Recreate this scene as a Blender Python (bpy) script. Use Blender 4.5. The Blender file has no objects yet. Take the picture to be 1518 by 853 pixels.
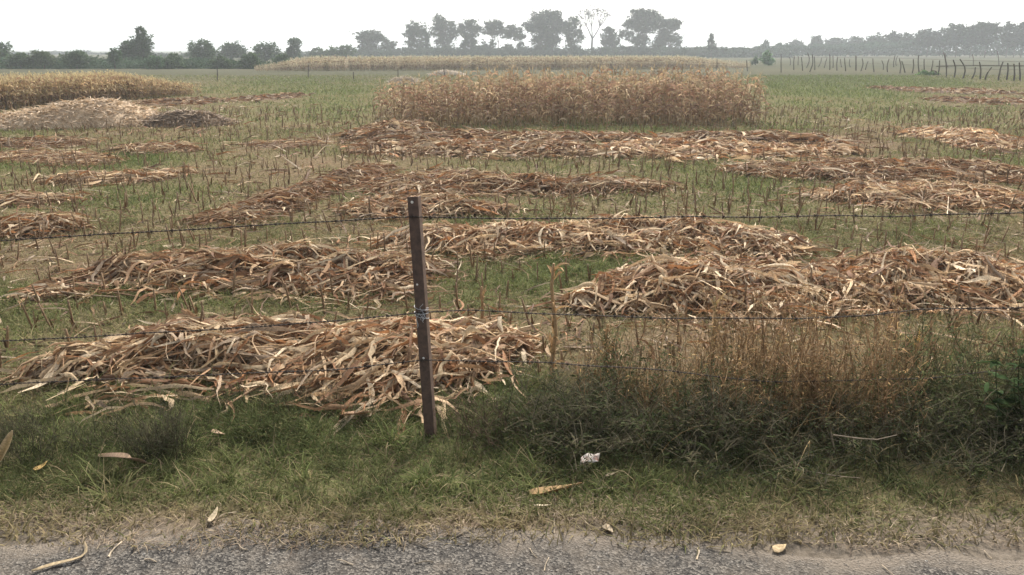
import bpy, bmesh, math, random
import numpy as np
from mathutils import Vector, Matrix

R = math.radians
rng = np.random.default_rng(11)
random.seed(11)
scene = bpy.context.scene
COL = scene.collection

# ------------------------------------------------------------------ camera, world, sun, exposure
FPX, W0, H0 = 1191.0, 1518.0, 853.0
PITCH = R(16.5)
CH = 2.4
cam_d = bpy.data.cameras.new("camera")
cam_d.sensor_width = 36.0
cam_d.lens = 36.0 * FPX / W0
cam_d.clip_start = 0.05
cam_d.clip_end = 6000
cam = bpy.data.objects.new("camera", cam_d)
COL.objects.link(cam)
cam.location = (0, 0, CH)
cam.rotation_euler = (math.pi / 2 - PITCH, 0, 0)
scene.camera = cam

SUN_EL, SUN_AZ = R(43), R(14)      # ahead of the camera, a little to the right
world = bpy.data.worlds.new("World")
scene.world = world
world.use_nodes = True
wn = world.node_tree
wn.nodes.clear()
sky = wn.nodes.new("ShaderNodeTexSky")
sky.sky_type = 'NISHITA'
sky.sun_disc = False
sky.sun_elevation = SUN_EL
sky.sun_rotation = SUN_AZ
sky.air_density = 1.0
sky.dust_density = 4.0
sky.ozone_density = 1.0
hsv = wn.nodes.new("ShaderNodeHueSaturation")
hsv.inputs["Saturation"].default_value = 0.3
bg = wn.nodes.new("ShaderNodeBackground")
bg.inputs["Strength"].default_value = 0.15
wo = wn.nodes.new("ShaderNodeOutputWorld")
wn.links.new(sky.outputs[0], hsv.inputs["Color"])
wn.links.new(hsv.outputs[0], bg.inputs["Color"])
wn.links.new(bg.outputs[0], wo.inputs["Surface"])

sun_d = bpy.data.lights.new("sun", 'SUN')
sun_d.energy = 3.4
sun_d.angle = R(4.5)
sun_d.color = (1.0, 0.92, 0.81)
sun = bpy.data.objects.new("sun", sun_d)
COL.objects.link(sun)
sd = Vector((math.sin(SUN_AZ) * math.cos(SUN_EL), math.cos(SUN_AZ) * math.cos(SUN_EL), math.sin(SUN_EL)))
sun.rotation_euler = sd.to_track_quat('Z', 'Y').to_euler()

vs = scene.view_settings
vs.view_transform = 'Standard'
vs.look = 'None'
vs.exposure = 0.66
vs.gamma = 1.0
vs.use_curve_mapping = False
scene.cycles.use_denoising = True
scene.cycles.max_bounces = 5
scene.cycles.diffuse_bounces = 3
scene.cycles.transmission_bounces = 3
scene.cycles.volume_bounces = 1
scene.cycles.transparent_max_bounces = 6

HAZE_DENSITY = 0.0008

# ------------------------------------------------------------------ pixel -> place
cp, sp = math.cos(PITCH), math.sin(PITCH)

def vnoise(x, y, seed=0):
    x = np.asarray(x, float); y = np.asarray(y, float)
    xi = np.floor(x).astype(np.int64); yi = np.floor(y).astype(np.int64)
    fx = x - xi; fy = y - yi
    fx = fx * fx * (3 - 2 * fx); fy = fy * fy * (3 - 2 * fy)
    def h(a, b):
        n = (a * 374761393 + b * 668265263 + seed * 1274126177) & 0x7fffffff
        n = ((n ^ (n >> 13)) * 1274126177) & 0x7fffffff
        n = n ^ (n >> 16)
        return (n & 0xffff) / 65535.0
    return (h(xi, yi) * (1 - fx) + h(xi + 1, yi) * fx) * (1 - fy) + (h(xi, yi + 1) * (1 - fx) + h(xi + 1, yi + 1) * fx) * fy

def fbm(x, y, seed=0, o=3):
    s, a, t = 0, 0.5, 0
    for k in range(o):
        s = s + a * vnoise(np.asarray(x) * 2 ** k, np.asarray(y) * 2 ** k, seed + k * 7); t += a; a *= 0.5
    return s / t

def sstep(a, b, x):
    t = np.clip((np.asarray(x, float) - a) / (b - a), 0, 1)
    return t * t * (3 - 2 * t)

def terr(x, y):
    rise = 0.10 * (1 - sstep(3.4, 4.6, y))
    near = 1 - sstep(25, 60, np.abs(y) + np.abs(x) * 0.5)
    bump = (fbm(np.asarray(x) * 1.1, np.asarray(y) * 1.1, 3) - 0.5) * 0.10 * sstep(3.6, 4.6, y) * near
    return rise + bump

def ray(px, py):
    a, b = (px - W0 / 2) / FPX, -(py - H0 / 2) / FPX
    return np.array([a, cp + b * sp, -sp + b * cp])

def P(px, py, z=None):
    """ground point (or point at height z above the field) seen at photo pixel px, py"""
    d = ray(px, py)
    zz = 0.0 if z is None else z
    for _ in range(8):
        t = (CH - zz) / max(-d[2], 1e-5)
        x, y = d[0] * t, d[1] * t
        if z is None:
            zz = float(terr(x, y))
        else:
            break
    return np.array([x, y, zz])

def PD(px, py, y):
    d = ray(px, py)
    t = y / d[1]
    return np.array([d[0] * t, y, CH + d[2] * t])

def proj(x, y, z=0.0):
    x = np.asarray(x, float); y = np.asarray(y, float)
    dz = z - CH
    f = np.maximum(y * cp - dz * sp, 0.2)
    u = y * sp + dz * cp
    return W0 / 2 + FPX * x / f, H0 / 2 - FPX * u / f

# ------------------------------------------------------------------ mesh building
class MB:
    def __init__(self):
        self.v, self.f, self.c, self.n = [], [], [], 0
    def add(self, v, f, c):
        v = np.asarray(v, np.float32).reshape(-1, 3)
        c = np.asarray(c, np.float32)
        if c.ndim == 1:
            c = np.tile(c, (len(v), 1))
        self.v.append(v); self.f.append(np.asarray(f, np.int32).reshape(-1, 4) + self.n); self.c.append(c); self.n += len(v)
    def arrays(self):
        return np.concatenate(self.v), np.concatenate(self.f), np.concatenate(self.c)
    def mesh(self, name, mat, smooth=True):
        v, f, c = self.arrays()
        me = bpy.data.meshes.new(name)
        me.vertices.add(len(v)); me.vertices.foreach_set("co", v.ravel())
        me.loops.add(f.size); me.loops.foreach_set("vertex_index", f.ravel())
        me.polygons.add(len(f)); me.polygons.foreach_set("loop_start", np.arange(0, f.size, 4, dtype=np.int32))
        me.polygons.foreach_set("use_smooth", np.full(len(f), smooth))
        me.update(calc_edges=True)
        a = me.color_attributes.new("Col", 'FLOAT_COLOR', 'POINT')
        a.data.foreach_set("color", np.concatenate([c, np.ones((len(c), 1), np.float32)], 1).ravel())
        me.materials.append(mat)
        return me
    def build(self, name, mat, parent=None, smooth=True):
        o = bpy.data.objects.new(name, self.mesh(name, mat, smooth))
        COL.objects.link(o)
        if parent is not None:
            o.parent = parent
        return o
    def merge(self, arr, M, tint=1.0):
        v, f, c = arr
        self.add(v @ np.asarray(M)[:3, :3].T + np.asarray(M)[:3, 3], f, c * tint)

def norm(a):
    return a / np.maximum(np.linalg.norm(a, axis=-1, keepdims=True), 1e-9)

def skin_paths(mb, path, side, width, col, fold=0.0):
    """ribbons: path (N,S,3), side (N,S,3) unit, width (N,S), col (N,3) or (N,S,3)"""
    N, S, _ = path.shape
    w = width[..., None] * 0.5
    if col.ndim == 2:
        col = np.repeat(col[:, None, :], S, 1)
    if np.any(fold):
        t = norm(np.gradient(path, axis=1))
        nrm = np.cross(side, t)
        fo = np.broadcast_to(np.asarray(fold, float).reshape(-1, 1, 1), (N, 1, 1)) if np.ndim(fold) else fold
        rows = np.stack([path - side * w, path - nrm * w * fo * 2, path + side * w], 2)
        K = 3
    else:
        rows = np.stack([path - side * w, path + side * w], 2)
        K = 2
    v = rows.reshape(-1, 3)
    c = np.repeat(col[:, :, None, :], K, 2).reshape(-1, 3)
    base = (np.arange(N) * S * K)[:, None, None] + (np.arange(S - 1) * K)[None, :, None] + np.arange(K - 1)[None, None, :]
    f = np.stack([base, base + 1, base + K + 1, base + K], -1)
    mb.add(v, f, c)

def ribbons(mb, p0, az, el0, el1, L, Wd, col, nseg=4, roll=0, twist=0, fold=0, daz=0, prof='blade', surf=None, arch=0, off=0, crumple=0):
    """many leaves at once; surf: draped over a height function"""
    N = len(p0)
    bc = lambda a: np.broadcast_to(np.asarray(a, float), (N,))
    az, el0, el1, L, Wd, roll, twist, daz, arch, off = map(bc, (az, el0, el1, L, Wd, roll, twist, daz, arch, off))
    s = np.linspace(0, 1, nseg + 1)
    sm = (s[:-1] + s[1:]) * 0.5
    A = az[:, None] + daz[:, None] * sm
    E = el0[:, None] + (el1 - el0)[:, None] * sm
    st = np.stack([np.cos(A) * np.cos(E), np.sin(A) * np.cos(E), np.sin(E)], -1) * (L / nseg)[:, None, None]
    path = np.concatenate([p0[:, None, :], p0[:, None, :] + np.cumsum(st, 1)], 1)
    if surf is not None:
        lift = path[..., 2] - p0[:, None, 2]
        z = surf(path[..., 0], path[..., 1]) + off[:, None] + arch[:, None] * np.sin(np.pi * s)[None, :] + lift
        path[..., 2] = z
    if crumple:
        path = path + rng.normal(0, crumple, path.shape) * np.array([1, 1, .8])
    t = norm(np.gradient(path, axis=1))
    up = np.array([0, 0, 1.0])
    sd_ = np.cross(t, up)
    bad = np.linalg.norm(sd_, axis=-1) < 0.05
    alt = np.stack([-np.sin(az), np.cos(az), 0 * az], -1)[:, None, :]
    sd_ = np.where(bad[..., None], alt, sd_)
    sd_ = norm(sd_)
    nn = np.cross(sd_, t)
    if crumple:
        roll = roll + rng.normal(0, .3, N)
    r = roll[:, None] + twist[:, None] * s[None, :]
    side = np.cos(r)[..., None] * sd_ + np.sin(r)[..., None] * nn
    if prof == 'blade':
        w = 1 - 0.93 * s ** 1.6
    elif prof == 'leaf':
        w = np.interp(s, [0, .12, .35, .7, .9, 1], [.45, .8, 1, .72, .35, .05])
    elif prof == 'husk':
        w = np.interp(s, [0, .2, .5, .8, 1], [.5, .95, 1, .6, .06])
    else:
        w = np.ones_like(s)
    ww = Wd[:, None] * w[None, :]
    col = np.asarray(col, float)
    if crumple:
        ww = ww * rng.uniform(.6, 1.35, ww.shape)
        if col.ndim == 2:
            col = col[:, None, :] * rng.uniform(.78, 1.2, (N, nseg + 1, 1))
    skin_paths(mb, path, side, ww, col, fold)

def tubes(mb, path, rad, col, sides=4):
    """path (N,S,3) rad (N,S)"""
    N, S, _ = path.shape
    t = norm(np.gradient(path, axis=1))
    ref = np.where(np.abs(t[..., 2:3]) > 0.9, np.array([1.0, 0, 0]), np.array([0, 0, 1.0]))
    a = norm(np.cross(t, ref)); b = np.cross(t, a)
    k = np.arange(sides) * 2 * np.pi / sides
    ring = path[:, :, None, :] + rad[:, :, None, None] * (np.cos(k)[None, None, :, None] * a[:, :, None, :] + np.sin(k)[None, None, :, None] * b[:, :, None, :])
    v = ring.reshape(-1, 3)
    col = np.asarray(col, float)
    if col.ndim == 1:
        col = np.tile(col, (N, 1))
    c = np.repeat(col, S * sides, 0)
    base = (np.arange(N) * S * sides)[:, None, None] + (np.arange(S - 1) * sides)[None, :, None]
    kk = np.arange(sides)[None, None, :]; k2 = (kk + 1) % sides
    f = np.stack([base + kk, base + k2, base + sides + k2, base + sides + kk], -1)
    mb.add(v, f, c)
    if sides == 4:
        e = (np.arange(N) * S * sides)
        for off in (0, (S - 1) * sides):
            q = np.stack([e + off, e + off + 1, e + off + 2, e + off + 3], -1)
            mb.f.append((q + mb.n - len(v)).astype(np.int32))

def tube1(mb, pts, r0, r1, col, sides=4):
    p = np.asarray(pts, float)[None]
    tubes(mb, p, np.linspace(r0, r1, p.shape[1])[None], col, sides)

def grid_mesh(mb, X, Y, Z, C):
    ny, nx = X.shape
    v = np.stack([X, Y, Z], -1).reshape(-1, 3)
    i = np.arange(ny - 1)[:, None] * nx + np.arange(nx - 1)[None, :]
    f = np.stack([i, i + 1, i + nx + 1, i + nx], -1)
    mb.add(v, f, C.reshape(-1, 3))

def box(mb, x0, x1, y0, y1, z0, z1, col, M=None):
    v = np.array([[x, y, z] for z in (z0, z1) for y in (y0, y1) for x in (x0, x1)], float)
    if M is not None:
        v = v @ np.asarray(M)[:3, :3].T + np.asarray(M)[:3, 3]
    mb.add(v, [[0, 2, 3, 1], [4, 5, 7, 6], [0, 1, 5, 4], [2, 6, 7, 3], [0, 4, 6, 2], [1, 3, 7, 5]], np.array(col, float))

# ------------------------------------------------------------------ materials
def leafmat(name, transl=0.3, rough=0.75, nscale=60, nstr=0.35, spec=0.25, stretch=None):
    m = bpy.data.materials.new(name)
    m.use_nodes = True
    nt = m.node_tree
    nt.nodes.clear()
    N = nt.nodes.new
    out = N("ShaderNodeOutputMaterial")
    at = N("ShaderNodeAttribute"); at.attribute_name = "Col"
    tc = N("ShaderNodeTexCoord")
    no = N("ShaderNodeTexNoise"); no.inputs["Scale"].default_value = nscale; no.inputs["Detail"].default_value = 4
    if stretch:
        mp = N("ShaderNodeMapping"); mp.inputs["Scale"].default_value = stretch
        nt.links.new(tc.outputs["Object"], mp.inputs[0]); nt.links.new(mp.outputs[0], no.inputs["Vector"])
    else:
        nt.links.new(tc.outputs["Object"], no.inputs["Vector"])
    mr = N("ShaderNodeMapRange")
    mr.inputs["From Min"].default_value = 0.25; mr.inputs["From Max"].default_value = 0.75
    mr.inputs["To Min"].default_value = 1 - nstr; mr.inputs["To Max"].default_value = 1 + nstr
    nt.links.new(no.outputs["Fac"], mr.inputs["Value"])
    vm = N("ShaderNodeVectorMath"); vm.operation = 'SCALE'
    nt.links.new(at.outputs["Color"], vm.inputs[0]); nt.links.new(mr.outputs[0], vm.inputs["Scale"])
    pb = N("ShaderNodeBsdfPrincipled")
    pb.inputs["Roughness"].default_value = rough
    pb.inputs["Specular IOR Level"].default_value = spec
    nt.links.new(vm.outputs[0], pb.inputs["Base Color"])
    if transl > 0:
        tr = N("ShaderNodeBsdfTranslucent")
        nt.links.new(vm.outputs[0], tr.inputs["Color"])
        mx = N("ShaderNodeMixShader"); mx.inputs[0].default_value = transl
        nt.links.new(pb.outputs[0], mx.inputs[1]); nt.links.new(tr.outputs[0], mx.inputs[2])
        nt.links.new(mx.outputs[0], out.inputs["Surface"])
    else:
        nt.links.new(pb.outputs[0], out.inputs["Surface"])
    return m

M_grass = leafmat("grass_blades", 0.35, 0.8, 3, 0.25, 0.08)
M_husk = leafmat("dry_maize_leaves", 0.26, 0.75, 70, 0.38, 0.2)
M_stalk = leafmat("dry_maize_stalks", 0.0, 0.7, 60, 0.3, 0.3)
M_mound = leafmat("matted_maize_litter", 0.0, 0.95, 40, 0.55, 0.1)
M_maize = leafmat("standing_dry_maize", 0.30, 0.8, 12, 0.35, 0.05)
M_weed = leafmat("weed_leaves", 0.3, 0.85, 30, 0.35, 0.04)
M_crown = leafmat("tree_foliage", 0.25, 0.8, 0.5, 0.35, 0.1)
M_bark = leafmat("tree_bark", 0.0, 0.9, 3, 0.3, 0.1)
M_straw = leafmat("loose_straw", 0.15, 0.75, 40, 0.3, 0.3)
M_wood = leafmat("weathered_wood", 0.0, 0.9, 8, 0.35, 0.1)
M_stone = leafmat("stone_chippings", 0.0, 0.95, 200, 0.2, 0.1)
M_paper = leafmat("crumpled_paper", 0.1, 0.8, 50, 0.06, 0.3)

def metal(name, c1, c2, rough, metallic, scale=25):
    m = bpy.data.materials.new(name); m.use_nodes = True
    nt = m.node_tree; pb = nt.nodes["Principled BSDF"]
    tc = nt.nodes.new("ShaderNodeTexCoord"); no = nt.nodes.new("ShaderNodeTexNoise")
    no.inputs["Scale"].default_value = scale; no.inputs["Detail"].default_value = 6; no.inputs["Roughness"].default_value = 0.7
    cr = nt.nodes.new("ShaderNodeValToRGB")
    cr.color_ramp.elements[0].position = 0.35; cr.color_ramp.elements[0].color = (*c1, 1)
    cr.color_ramp.elements[1].position = 0.68; cr.color_ramp.elements[1].color = (*c2, 1)
    nt.links.new(tc.outputs["Object"], no.inputs["Vector"]); nt.links.new(no.outputs["Fac"], cr.inputs[0])
    nt.links.new(cr.outputs[0], pb.inputs["Base Color"])
    bp = nt.nodes.new("ShaderNodeBump"); bp.inputs["Strength"].default_value = 0.4; bp.inputs["Distance"].default_value = 0.002
    nt.links.new(no.outputs["Fac"], bp.inputs["Height"]); nt.links.new(bp.outputs[0], pb.inputs["Normal"])
    pb.inputs["Roughness"].default_value = rough; pb.inputs["Metallic"].default_value = metallic
    return m

M_rust = metal("rusted_steel", (0.06, 0.038, 0.03), (0.135, 0.085, 0.062), 0.8, 0.0)
M_rust_lit = metal("lit_rust_flange", (0.12, 0.075, 0.05), (0.26, 0.17, 0.12), 0.8, 0.0)  # same rust, lightened: the post's lit right edge is put into the colour
M_wire = metal("rusty_wire", (0.022, 0.016, 0.013), (0.06, 0.042, 0.03), 0.8, 0.2)
M_galv = metal("galvanised_steel", (0.35, 0.36, 0.38), (0.6, 0.6, 0.6), 0.5, 0.3)
M_bolt = metal("pale_bolt", (0.7, 0.68, 0.62), (0.85, 0.83, 0.78), 0.5, 0.0)

# ------------------------------------------------------------------ tags
def tag(o, label, cat, group=None, kind=None):
    if label: o["label"] = label
    if cat: o["category"] = cat
    if group: o["group"] = group
    if kind: o["kind"] = kind
    return o
def empty(name, loc=(0, 0, 0), rz=0):
    o = bpy.data.objects.new(name, None)
    COL.objects.link(o)
    o.location = tuple(float(a) for a in loc); o.rotation_euler = (0, 0, rz)
    o.empty_display_size = 0.1
    return o
def stuff(o, label, cat):
    return tag(o, label, cat, kind="stuff")

# ------------------------------------------------------------------ what grows where (own colour of the ground cover)
PATCH = [  # photo pixel centre, radii, greenness added
    (1235, 122, 130, 14, .7), (1260, 132, 150, 22, .55), (1420, 165, 160, 24, .35), (1200, 175, 90, 14, .25), (440, 135, 150, 26, .45), (500, 165, 70, 25, .4),
    (1330, 125, 120, 6, .5), (820, 410, 190, 40, .35), (900, 300, 180, 18, .35), (1320, 345, 230, 28, .25), (1100, 275, 140, 30, .3),
    (170, 440, 220, 24, .35), (40, 470, 80, 25, .35), (250, 295, 180, 32, .25), (190, 238, 120, 12, .5), (20, 248, 60, 12, .4), (900, 190, 280, 10, .3),
    (900, 245, 260, 14, .1), (460, 232, 180, 20, -.15), (520, 205, 80, 25, -.2), (700, 245, 140, 14, -.2), (1240, 215, 110, 22, -.45), (1430, 150, 150, 10, -.35), (400, 150, 120, 8, -.3),
    (60, 395, 160, 20, -.25), (250, 345, 260, 16, -.2), (1400, 420, 200, 60, -.2), (120, 200, 200, 14, -.1), (430, 440, 220, 14, .15),
    (720, 600, 120, 50, .4), (420, 640, 80, 30, .7), (150, 640, 220, 70, .3), (560, 640, 120, 40, .35), (1050, 520, 260, 60, -.25),
    (300, 740, 400, 40, .1), (1100, 720, 400, 50, .25), (700, 700, 200, 60, .15), (1420, 520, 120, 50, .15),
]

def green(x, y):
    px, py = proj(x, y)
    g = 0.40 + (fbm(np.asarray(x) * .45, np.asarray(y) * .45, 21, 3) - .5) * 0.9 + (vnoise(np.asarray(x) * 2.3, np.asarray(y) * 2.3, 5) - .5) * 0.35
    for cx, cy, rx, ry, a in PATCH:
        q = ((px - cx) / rx) ** 2 + ((py - cy) / ry) ** 2
        g = g + a * np.exp(-q * 1.1)
    dry = 1 - sstep(3.4, 3.8, y + (fbm(np.asarray(x) * 1.3, 0 * np.asarray(y), 77) - .5) * .6)
    g = g * (1 - dry) - 0.1 * dry
    return np.clip(g, 0, 1)

def lerp(a, b, t):
    return np.asarray(a) * (1 - t[..., None]) + np.asarray(b) * t[..., None]

# ------------------------------------------------------------------ ground sheet
def axis(fine0, fine1, st, lo, hi, grow):
    a = list(np.arange(fine0, fine1, st))
    s = st
    while a[-1] < hi:
        s *= grow; a.append(a[-1] + s)
    s = st
    while a[0] > lo:
        s *= grow; a.insert(0, a[0] - s)
    return np.array(a)

gx = axis(-7, 7, 0.055, -1800, 1800, 1.06)
gy = axis(2.6, 11, 0.05, -40, 3500, 1.035)
GX, GY = np.meshgrid(gx, gy)
GZ = terr(GX, GY)
g = green(GX, GY)
soil = lerp([.155, .115, .075], [.20, .15, .095], fbm(GX * .8, GY * .8, 9))
cover = lerp([.115, .122, .054], [.14, .148, .07], fbm(GX * .3, GY * .3, 31))
C = soil * (1 - g[..., None]) + cover * g[..., None]
far = sstep(45, 90, GY)
C = C * (1 - far[..., None]) + lerp([.085, .09, .06], [.115, .11, .075], np.clip(fbm(GX * .012, GY * .11, 4) * 1.6 - .3, 0, 1)) * far[..., None]
dirt = (1 - sstep(3.4, 3.75, GY + (fbm(GX * 1.5, GY * .5, 90) - .5) * .5))
C = C * (1 - dirt[..., None]) + lerp([.15, .125, .095], [.24, .205, .165], fbm(GX * 3, GY * 3, 8, 4)) * dirt[..., None]
mb = MB()
grid_mesh(mb, GX, GY, GZ, C)

def groundmat():
    m = bpy.data.materials.new("field_ground"); m.use_nodes = True
    nt = m.node_tree; pb = nt.nodes["Principled BSDF"]
    at = nt.nodes.new("ShaderNodeAttribute"); at.attribute_name = "Col"
    ge = nt.nodes.new("ShaderNodeTexCoord")
    n1 = nt.nodes.new("ShaderNodeTexNoise"); n1.inputs["Scale"].default_value = 14; n1.inputs["Detail"].default_value = 8; n1.inputs["Roughness"].default_value = .75
    nt.links.new(ge.outputs["Object"], n1.inputs["Vector"])
    mr = nt.nodes.new("ShaderNodeMapRange"); mr.inputs["From Min"].default_value = .3; mr.inputs["From Max"].default_value = .7
    mr.inputs["To Min"].default_value = .5; mr.inputs["To Max"].default_value = 1.45
    nt.links.new(n1.outputs["Fac"], mr.inputs["Value"])
    vm = nt.nodes.new("ShaderNodeVectorMath"); vm.operation = 'SCALE'
    nt.links.new(at.outputs["Color"], vm.inputs[0]); nt.links.new(mr.outputs[0], vm.inputs["Scale"])
    nt.links.new(vm.outputs[0], pb.inputs["Base Color"])
    bp = nt.nodes.new("ShaderNodeBump"); bp.inputs["Strength"].default_value = .8; bp.inputs["Distance"].default_value = .03
    nt.links.new(n1.outputs["Fac"], bp.inputs["Height"]); nt.links.new(bp.outputs[0], pb.inputs["Normal"])
    pb.inputs["Roughness"].default_value = 1; pb.inputs["Specular IOR Level"].default_value = 0
    return m

ground = mb.build("ground", groundmat())
ground["kind"] = "structure"

# ------------------------------------------------------------------ road
def road_edge(x):
    e = np.interp(x, [-6, -2.2, -1.4, -.8, 0, .8, 1.4, 2.2, 6], [3.34, 3.38, 3.56, 3.60, 3.54, 3.42, 3.3, 3.28, 3.28])
    return e + (fbm(np.asarray(x) * 3, 0 * np.asarray(x), 50) - .5) * .16
xs = np.arange(-60, 60.01, 0.08)
ts = np.concatenate([np.linspace(0, 0.5, 14), np.linspace(.56, 3, 10), np.linspace(3.4, 9, 8)])
X, T = np.meshgrid(xs, ts)
Y = road_edge(X) - T
Z = terr(X, Y) + .004
Z = np.where(T == 0, terr(X, Y) - .002, Z)
d = np.exp(-T / .07) + 0 * X
Cc = np.repeat(d[..., None], 3, -1)
mb = MB(); grid_mesh(mb, X[::-1], Y[::-1], Z[::-1], Cc[::-1])

def roadmat():
    m = bpy.data.materials.new("worn_asphalt"); m.use_nodes = True
    nt = m.node_tree; pb = nt.nodes["Principled BSDF"]; N = nt.nodes.new; L = nt.links.new
    at = N("ShaderNodeAttribute"); at.attribute_name = "Col"
    ge = N("ShaderNodeTexCoord")
    vo = N("ShaderNodeTexVoronoi"); vo.inputs["Scale"].default_value = 95
    L(ge.outputs["Object"], vo.inputs["Vector"])
    n1 = N("ShaderNodeTexNoise"); n1.inputs["Scale"].default_value = 70; n1.inputs["Detail"].default_value = 5
    L(ge.outputs["Object"], n1.inputs["Vector"])
    n2 = N("ShaderNodeTexNoise"); n2.inputs["Scale"].default_value = 3.5; n2.inputs["Detail"].default_value = 6; n2.inputs["Roughness"].default_value = .65
    L(ge.outputs["Object"], n2.inputs["Vector"])
    sp_ = N("ShaderNodeSeparateColor"); L(vo.outputs["Color"], sp_.inputs[0])
    cr = N("ShaderNodeValToRGB")
    e = cr.color_ramp.elements
    e[0].position = 0; e[0].color = (.04, .038, .036, 1); e[1].position = 1; e[1].color = (.225, .205, .178, 1)
    x = e.new(.6); x.color = (.102, .095, .085, 1)
    L(sp_.outputs[0], cr.inputs[0])
    ds = N("ShaderNodeValToRGB"); ds.color_ramp.elements[0].position = .5; ds.color_ramp.elements[1].position = .78
    ds.color_ramp.elements[0].color = (0, 0, 0, 1); ds.color_ramp.elements[1].color = (1, 1, 1, 1)
    ad = N("ShaderNodeMath"); ad.operation = 'MULTIPLY_ADD'; ad.inputs[1].default_value = .62
    L(at.outputs["Fac"], ad.inputs[0]); L(n2.outputs["Fac"], ad.inputs[2]); L(ad.outputs[0], ds.inputs[0])
    mx = N("ShaderNodeMix"); mx.data_type = 'RGBA'
    L(ds.outputs[0], mx.inputs["Factor"]); L(cr.outputs[0], mx.inputs["A"])
    mr = N("ShaderNodeValToRGB"); mr.color_ramp.elements[0].color = (.13, .108, .085, 1); mr.color_ramp.elements[1].color = (.26, .225, .185, 1)
    L(n1.outputs["Fac"], mr.inputs[0]); L(mr.outputs[0], mx.inputs["B"])
    L(mx.outputs["Result"], pb.inputs["Base Color"])
    bp = N("ShaderNodeBump"); bp.inputs["Strength"].default_value = .9; bp.inputs["Distance"].default_value = .006
    L(vo.outputs["Distance"], bp.inputs["Height"])
    b2 = N("ShaderNodeBump"); b2.inputs["Strength"].default_value = .6; b2.inputs["Distance"].default_value = .01
    L(n1.outputs["Fac"], b2.inputs["Height"]); L(bp.outputs[0], b2.inputs["Normal"]); L(b2.outputs[0], pb.inputs["Normal"])
    pb.inputs["Roughness"].default_value = 1; pb.inputs["Specular IOR Level"].default_value = .05
    return m
road = mb.build("road", roadmat())
road["kind"] = "structure"

# ------------------------------------------------------------------ maize leaf piles
HUSK = np.array([[.42, .30, .185], [.55, .43, .28], [.33, .205, .115], [.25, .13, .065], [.33, .25, .18], [.19, .105, .06], [.66, .55, .40], [.34, .165, .07]])
HUSKP = np.array([.21, .17, .17, .12, .11, .09, .1, .05])

HUSK = (HUSK * .9 + HUSK.mean(1, keepdims=True) * .1) * np.array([1.12, 1.07, .98])
def huskcol(n, br=1.0, red=0.0):
    p = HUSKP.copy(); p[[3, 5, 7]] *= 1 + red * 2; p[[1, 6]] *= max(.2, 1 - red * .7); p /= p.sum()
    c = HUSK[rng.choice(len(HUSK), n, p=p)]
    return c * (rng.uniform(.62, 1.22, n) * br)[:, None]

PILES = []
def make_surface(cols, h, seed):
    cols = sorted(cols, key=lambda c: c[0])
    F = np.array([P(c[0], c[2]) for c in cols])
    B = np.array([P(c[0], c[1], h * .42) for c in cols])
    xs = F[:, 0]
    yf = F[:, 1]; yb = yf + np.maximum(B[:, 1] - yf, .12) * 1.02
    def sf(x, y):
        f = np.interp(x, xs, yf); b = np.interp(x, xs, yb)
        v = (y - f) / (b - f)
        prof = np.clip(4 * v * (1 - v), 0, 1) ** .85
        w = (xs[-1] - xs[0])
        e = np.clip(np.minimum(x - xs[0], xs[-1] - x) / min(.35 * w, .8), 0, 1) ** .6
        n = .12 + 1.45 * np.clip(fbm(x * 1.7, y * 2.6, seed) * 1.7 - .35, 0, 1)
        return .41 * h * prof * e * n
    return sf, xs, yf, yb

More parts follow.
